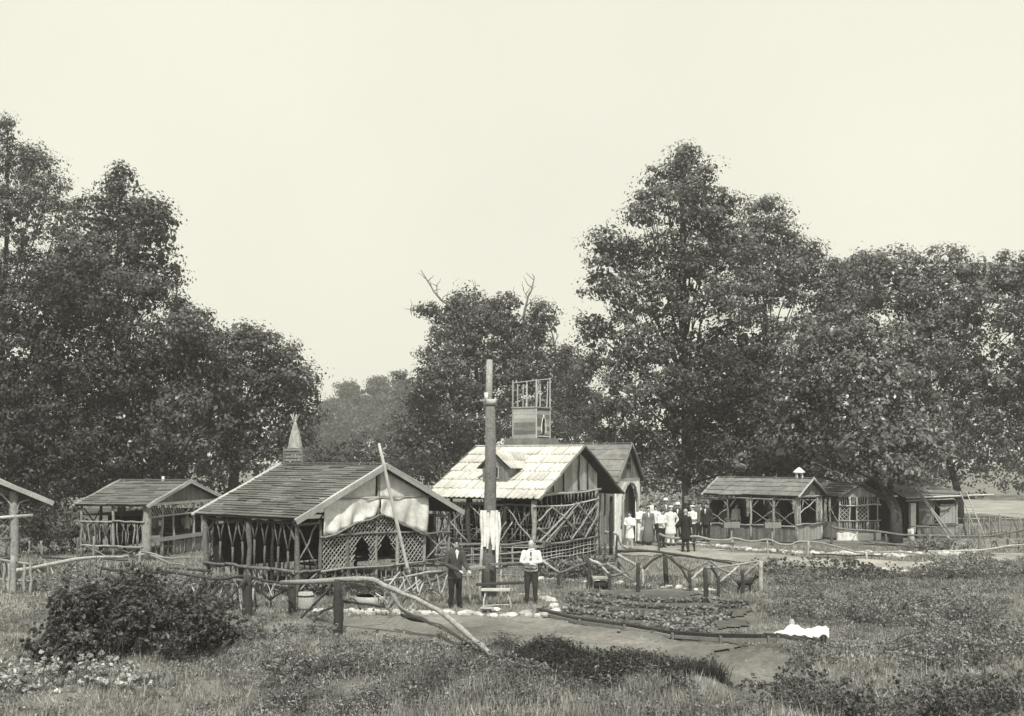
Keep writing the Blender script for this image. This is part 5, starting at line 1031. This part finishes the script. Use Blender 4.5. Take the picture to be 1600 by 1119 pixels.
bush('rambling vine mass on the left log rail fence', 160, 925, [(0, .2, .3, 1.3, .35), (-1.6, .4, .2, 1.1, .3), (1.8, .2, .3, 1.2, .35), (3.2, 0, .25, 1.0, .35)], 9000, .075, WEED)
bush('pale flowering shrub behind the crowd right of the chapel', 1015, 828, [(0, 0, 1.2, .8, .8), (.9, .2, 1.4, .7, .7)], 2600, .14, WEEDL)
bush('pale brush heap between the crowd and the long pavilion roof', 1095, 822, [(0, 0, 1.0, 1.0, 1.0), (.7, 0, 1.6, .8, .6)], 2600, .14, WEEDL)
bush('dark shrub at the foot of the hall corner post', 925, 905, [(0, 0, .3, .9, .4), (-1.2, .1, .25, .8, .35)], 3500, .07, WEEDD)
bush('vines trailing on the fence by the kiosk', 1440, 862, [(0, 0, .25, 1.0, .2), (1.0, .2, .25, 1.0, .25)], 3000, .08, WEED)
# garden bed
gb = thing('vegetable_bed', 'oval vegetable bed planted in curving rows behind the plank edging', 'garden bed', tuple(G(1020, 960)))
for r in range(7):
    pts = []; 
    for k in range(60):
        q = k/59; px = 895+q*(275-r*10)-r*4; py = 934+r*8.5+14*math.sin(q*2.4)*(.5+r*.12)
        if py+(q-.3)*(10-r) > 957+(px-840)*.19: continue
        g_ = G(px, py+ (q-.3)*(10-r)); pts.append(g_)
    P = np.array([(p_.x, p_.y, p_.z) for p_ in pts]); idx = np.repeat(np.arange(len(P)), 26); N = len(idx)
    o = RS.normal(size=(N, 3))*np.array([.07, .07, .05]); o[:, 2] = np.abs(o[:, 2])+.04; p_ = P[idx]+o-np.array(gb.location)
    v, f = leaf_arrays(p_, RS.normal(size=(N, 3))*.5+np.array([0, -.1, .8]), .10*(.6+.7*RS.rand(N)), .7); setp(np_mesh('plant_row', v, f, WEED, gb), kind='stuff')
# grass
def blades(name, poly_px, n, h, w, m, lean=.5, excl=None, ymax=None):
    P = np.array([tuple(G(*p))[:2] for p in poly_px]); mn = P.min(0); mx = P.max(0); out = []
    while sum(len(o) for o in out) < n:
        q = mn+RS.rand(n, 2)*(mx-mn); ins = np.zeros(len(q), bool)
        for i in range(len(P)):
            x1, y1 = P[i]; x2, y2 = P[(i+1) % len(P)]
            with np.errstate(divide='ignore', invalid='ignore'): ins ^= ((y1 > q[:, 1]) != (y2 > q[:, 1])) & (q[:, 0] < (x2-x1)*(q[:, 1]-y1)/(y2-y1)+x1)
        cl = np.sin(q[:, 0]*2.1+np.sin(q[:, 1]*1.7)*2)*np.sin(q[:, 1]*2.6+np.sin(q[:, 0]*1.3)*2)+.5*np.sin(q[:, 0]*5.3+q[:, 1]*4.1)
        ins &= RS.rand(len(q)) < np.clip(.5+.5*cl, .12, 1)
        if excl is not None: ins &= ~excl(q[:, 0], q[:, 1])
        out.append(q[ins])
    q = np.concatenate(out)[:n]; z = hgt(q[:, 0], q[:, 1]); hh = h*(.4+1.0*RS.rand(n)); a = RS.rand(n)*6.28; d = np.stack([np.cos(a), np.sin(a)], -1)
    la = RS.rand(n)*6.28; ln = np.stack([np.cos(la), np.sin(la)], -1)*(lean*hh*RS.rand(n))[:, None]
    b = np.concatenate([q, z[:, None]], 1); ww = (w*(.6+.8*RS.rand(n)))[:, None]
    v0 = b.copy(); v0[:, :2] -= d*ww; v1 = b.copy(); v1[:, :2] += d*ww; v2 = b.copy(); v2[:, :2] += ln; v2[:, 2] += hh
    setp(np_mesh(name, np.stack([v0, v1, v2], 1).reshape(-1, 3), np.arange(n*3).reshape(-1, 3), m, nv=3), kind='stuff')
def in_poly(pp):
    P = np.array([tuple(G(*p))[:2] for p in pp])
    def f(x, y):
        ins = np.zeros(x.shape, bool)
        for i in range(len(P)):
            x1, y1 = P[i]; x2, y2 = P[(i+1) % len(P)]
            with np.errstate(divide='ignore', invalid='ignore'): ins ^= ((y1 > y) != (y2 > y)) & (x < (x2-x1)*(y-y1)/(y2-y1)+x1)
        return ins
    return f
yard = in_poly([(470, 985), (540, 968), (700, 958), (850, 970), (1050, 1012), (1215, 1038), (1235, 1119), (1090, 1119), (1030, 1045), (820, 1014), (700, 1000), (560, 992)])
path = in_poly([(890, 858), (1000, 852), (1090, 855), (1300, 874), (1440, 878), (1600, 862), (1600, 876), (1420, 895), (1300, 892), (1100, 876), (900, 868)])
bed_ = in_poly([(870, 945), (950, 922), (1090, 920), (1180, 950), (1180, 980), (1090, 1006), (990, 994)]); sheet_ = in_poly([(1195, 1036), (1315, 1036), (1310, 985), (1190, 985)]); edge_ = in_poly([(835, 975), (1210, 1040), (1215, 1020), (840, 950)])
ex = lambda x, y: yard(x, y) | path(x, y) | sheet_(x, y) | edge_(x, y) | bed_(x, y)
blades('grass', [(-60, 1160), (1660, 1160), (1660, 950), (1200, 930), (860, 930), (-60, 965)], 130000, .10, .012, GRASS, .8, ex)
blades('meadow_grass', [(-60, 965), (1660, 965), (1660, 860), (1200, 855), (860, 850), (-60, 860)], 90000, .12, .018, GRASS, .8, ex)
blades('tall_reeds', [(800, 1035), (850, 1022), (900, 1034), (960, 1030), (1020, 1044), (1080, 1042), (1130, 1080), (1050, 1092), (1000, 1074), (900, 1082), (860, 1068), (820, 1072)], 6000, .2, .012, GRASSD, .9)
def weeds(name, poly_px, n, m, size, rad, h, per=40, excl=None):
    e0 = excl; excl = lambda x, y: (e0(x, y) if e0 else False) | sheet_(x, y) | edge_(x, y) | bed_(x, y)
    P = np.array([tuple(G(*p))[:2] for p in poly_px]); inp = in_poly(poly_px); mn = P.min(0); mx = P.max(0)
    q = mn+RS.rand(n*4, 2)*(mx-mn); k = inp(q[:, 0], q[:, 1])
    if excl is not None: k &= ~excl(q[:, 0], q[:, 1])
    k &= RS.rand(len(q)) < np.clip(.5+.6*np.sin(q[:, 0]*1.7+q[:, 1])*np.sin(q[:, 1]*2.2-q[:, 0]*.6), .08, 1)
    q = q[k][:n]; idx = np.repeat(np.arange(len(q)), per); N = len(idx); R = rad*(.35+1.1*RS.rand(len(q)))
    o = RS.normal(size=(N, 3)); o /= np.linalg.norm(o, axis=1, keepdims=True); o *= RS.rand(N)[:, None]**.4
    p = np.stack([q[idx, 0]+o[:, 0]*R[idx], q[idx, 1]+o[:, 1]*R[idx], hgt(q[idx, 0], q[idx, 1])+np.abs(o[:, 2])*h*R[idx]/rad], -1)
    v, f = leaf_arrays(p, o+np.array([0, 0, .5])+RS.normal(size=(N, 3))*.4, size*(.5+.9*RS.rand(N)), .5); setp(np_mesh(name, v, f, m), kind='stuff')
FG = [(-60, 1160), (1660, 1160), (1660, 950), (1200, 985), (1000, 1010), (800, 1000), (-60, 975)]
weeds('low_weeds', FG, 1100, WEED, .05, .22, .16, 40, yard); weeds('dark_weeds', FG, 600, WEEDD, .05, .25, .2, 45, yard); DITCH = [(800, 1030), (850, 1018), (900, 1030), (960, 1028), (1020, 1040), (1080, 1040), (1140, 1078), (1050, 1095), (1000, 1078), (900, 1086), (860, 1072), (820, 1075)]
weeds('ditch_weeds', DITCH, 420, GRASSD, .07, .25, .34, 60); blades('ditch_reeds', DITCH, 9000, .3, .012, GRASSD, .9)  # no dip in the ground here; near-black foliage paints the ditch shade
BOT = [(430, 1030), (1240, 1060), (1290, 1160), (380, 1160)]
weeds('ragged_weeds', BOT, 520, WEED, .055, .2, .26, 40, yard); weeds('ragged_dark_weeds', BOT, 620, WEEDD, .055, .22, .3, 45, yard)
blades('tall_stalks', [(300, 1040), (1240, 1060), (1640, 990), (1660, 1160), (-60, 1160), (-60, 1080)], 1500, .38, .005, WEEDL, .4, yard); weeds('ditch_edge_weeds', [(720, 1012), (1160, 1045), (1240, 1119), (660, 1119)], 620, WEEDD, .06, .22, .34, 50, yard)
weeds('yard_litter', [(470, 985), (540, 968), (700, 962), (850, 972), (1050, 1014), (1215, 1040), (1235, 1119), (1090, 1119), (1030, 1045), (820, 1014), (700, 1000), (560, 992)], 160, STONE, .035, .3, .015, 9)
weeds('pale_weeds', FG, 420, WEEDL, .045, .16, .13, 30, yard)
weeds('bank_weeds', [(1200, 985), (1660, 985), (1660, 868), (1200, 895), (860, 912), (870, 940), (1180, 940)], 900, WEED, .065, .28, .2, 34, path); weeds('bank_dark_weeds', [(1200, 985), (1660, 985), (1660, 868), (1200, 895), (860, 912), (870, 940), (1180, 940)], 450, WEEDD, .065, .3, .24, 34, path)
weeds('left_weeds', [(-60, 975), (560, 975), (560, 935), (700, 930), (700, 915), (-60, 915)], 500, WEED, .06, .28, .22, 34)
blades('reed_fringe', [(620, 1085), (1120, 1095), (1220, 1160), (560, 1160)], 12000, .22, .012, GRASS, .5)
blades('yard_tufts', [(470, 985), (700, 960), (1215, 1038), (1235, 1119), (1090, 1119), (1030, 1045), (820, 1014), (560, 992)], 6000, .04, .012, GRASS, 1.2)
s_ = G(1395, 1112); stp = thing('broken_stump', 'pale broken stump poking up at the bottom edge right of centre', 'stump', tuple(s_)); MB().tube([s_+Vector((-.1, 0, -.1)), s_+Vector((0, 0, .12)), s_+Vector((.06, 0, .3))], [.14, .12, .02], 8).build('stump', BARKL, stp, True)

# ------------------------------------------------------------------ bake body meshes, haze
dg_ = bpy.context.evaluated_depsgraph_get(); dg_.update()
new = [(o, bpy.data.meshes.new_from_object(o.evaluated_get(dg_))) for o in remesh]
for o, me in new: o.modifiers.clear(); o.data = me; me.shade_smooth()
for o in C.objects:
    if 'local' in o: del o['local']
hb = MB().hexa([(-640, -60, -2), (640, -60, -2), (640, 670, -2), (-640, 670, -2), (-640, -60, 30), (640, -60, 30), (640, 670, 30), (-640, 670, 30)])
hm = bpy.data.materials.new('haze'); hm.use_nodes = True; n = hm.node_tree.nodes; n.clear(); pv = n.new('ShaderNodeVolumePrincipled'); oo = n.new('ShaderNodeOutputMaterial')
pv.inputs['Color'].default_value = (.97, .97, .95, 1); pv.inputs['Density'].default_value = .0008; pv.inputs['Anisotropy'].default_value = 0.2
hm.node_tree.links.new(pv.outputs[0], oo.inputs['Volume']); setp(hb.build('haze', hm), kind='stuff')
print('leaves', cnt, 'objects', len(C.objects), 'tris', sum(len(o.data.loops)-2*len(o.data.polygons) for o in C.objects if o.type == 'MESH'))
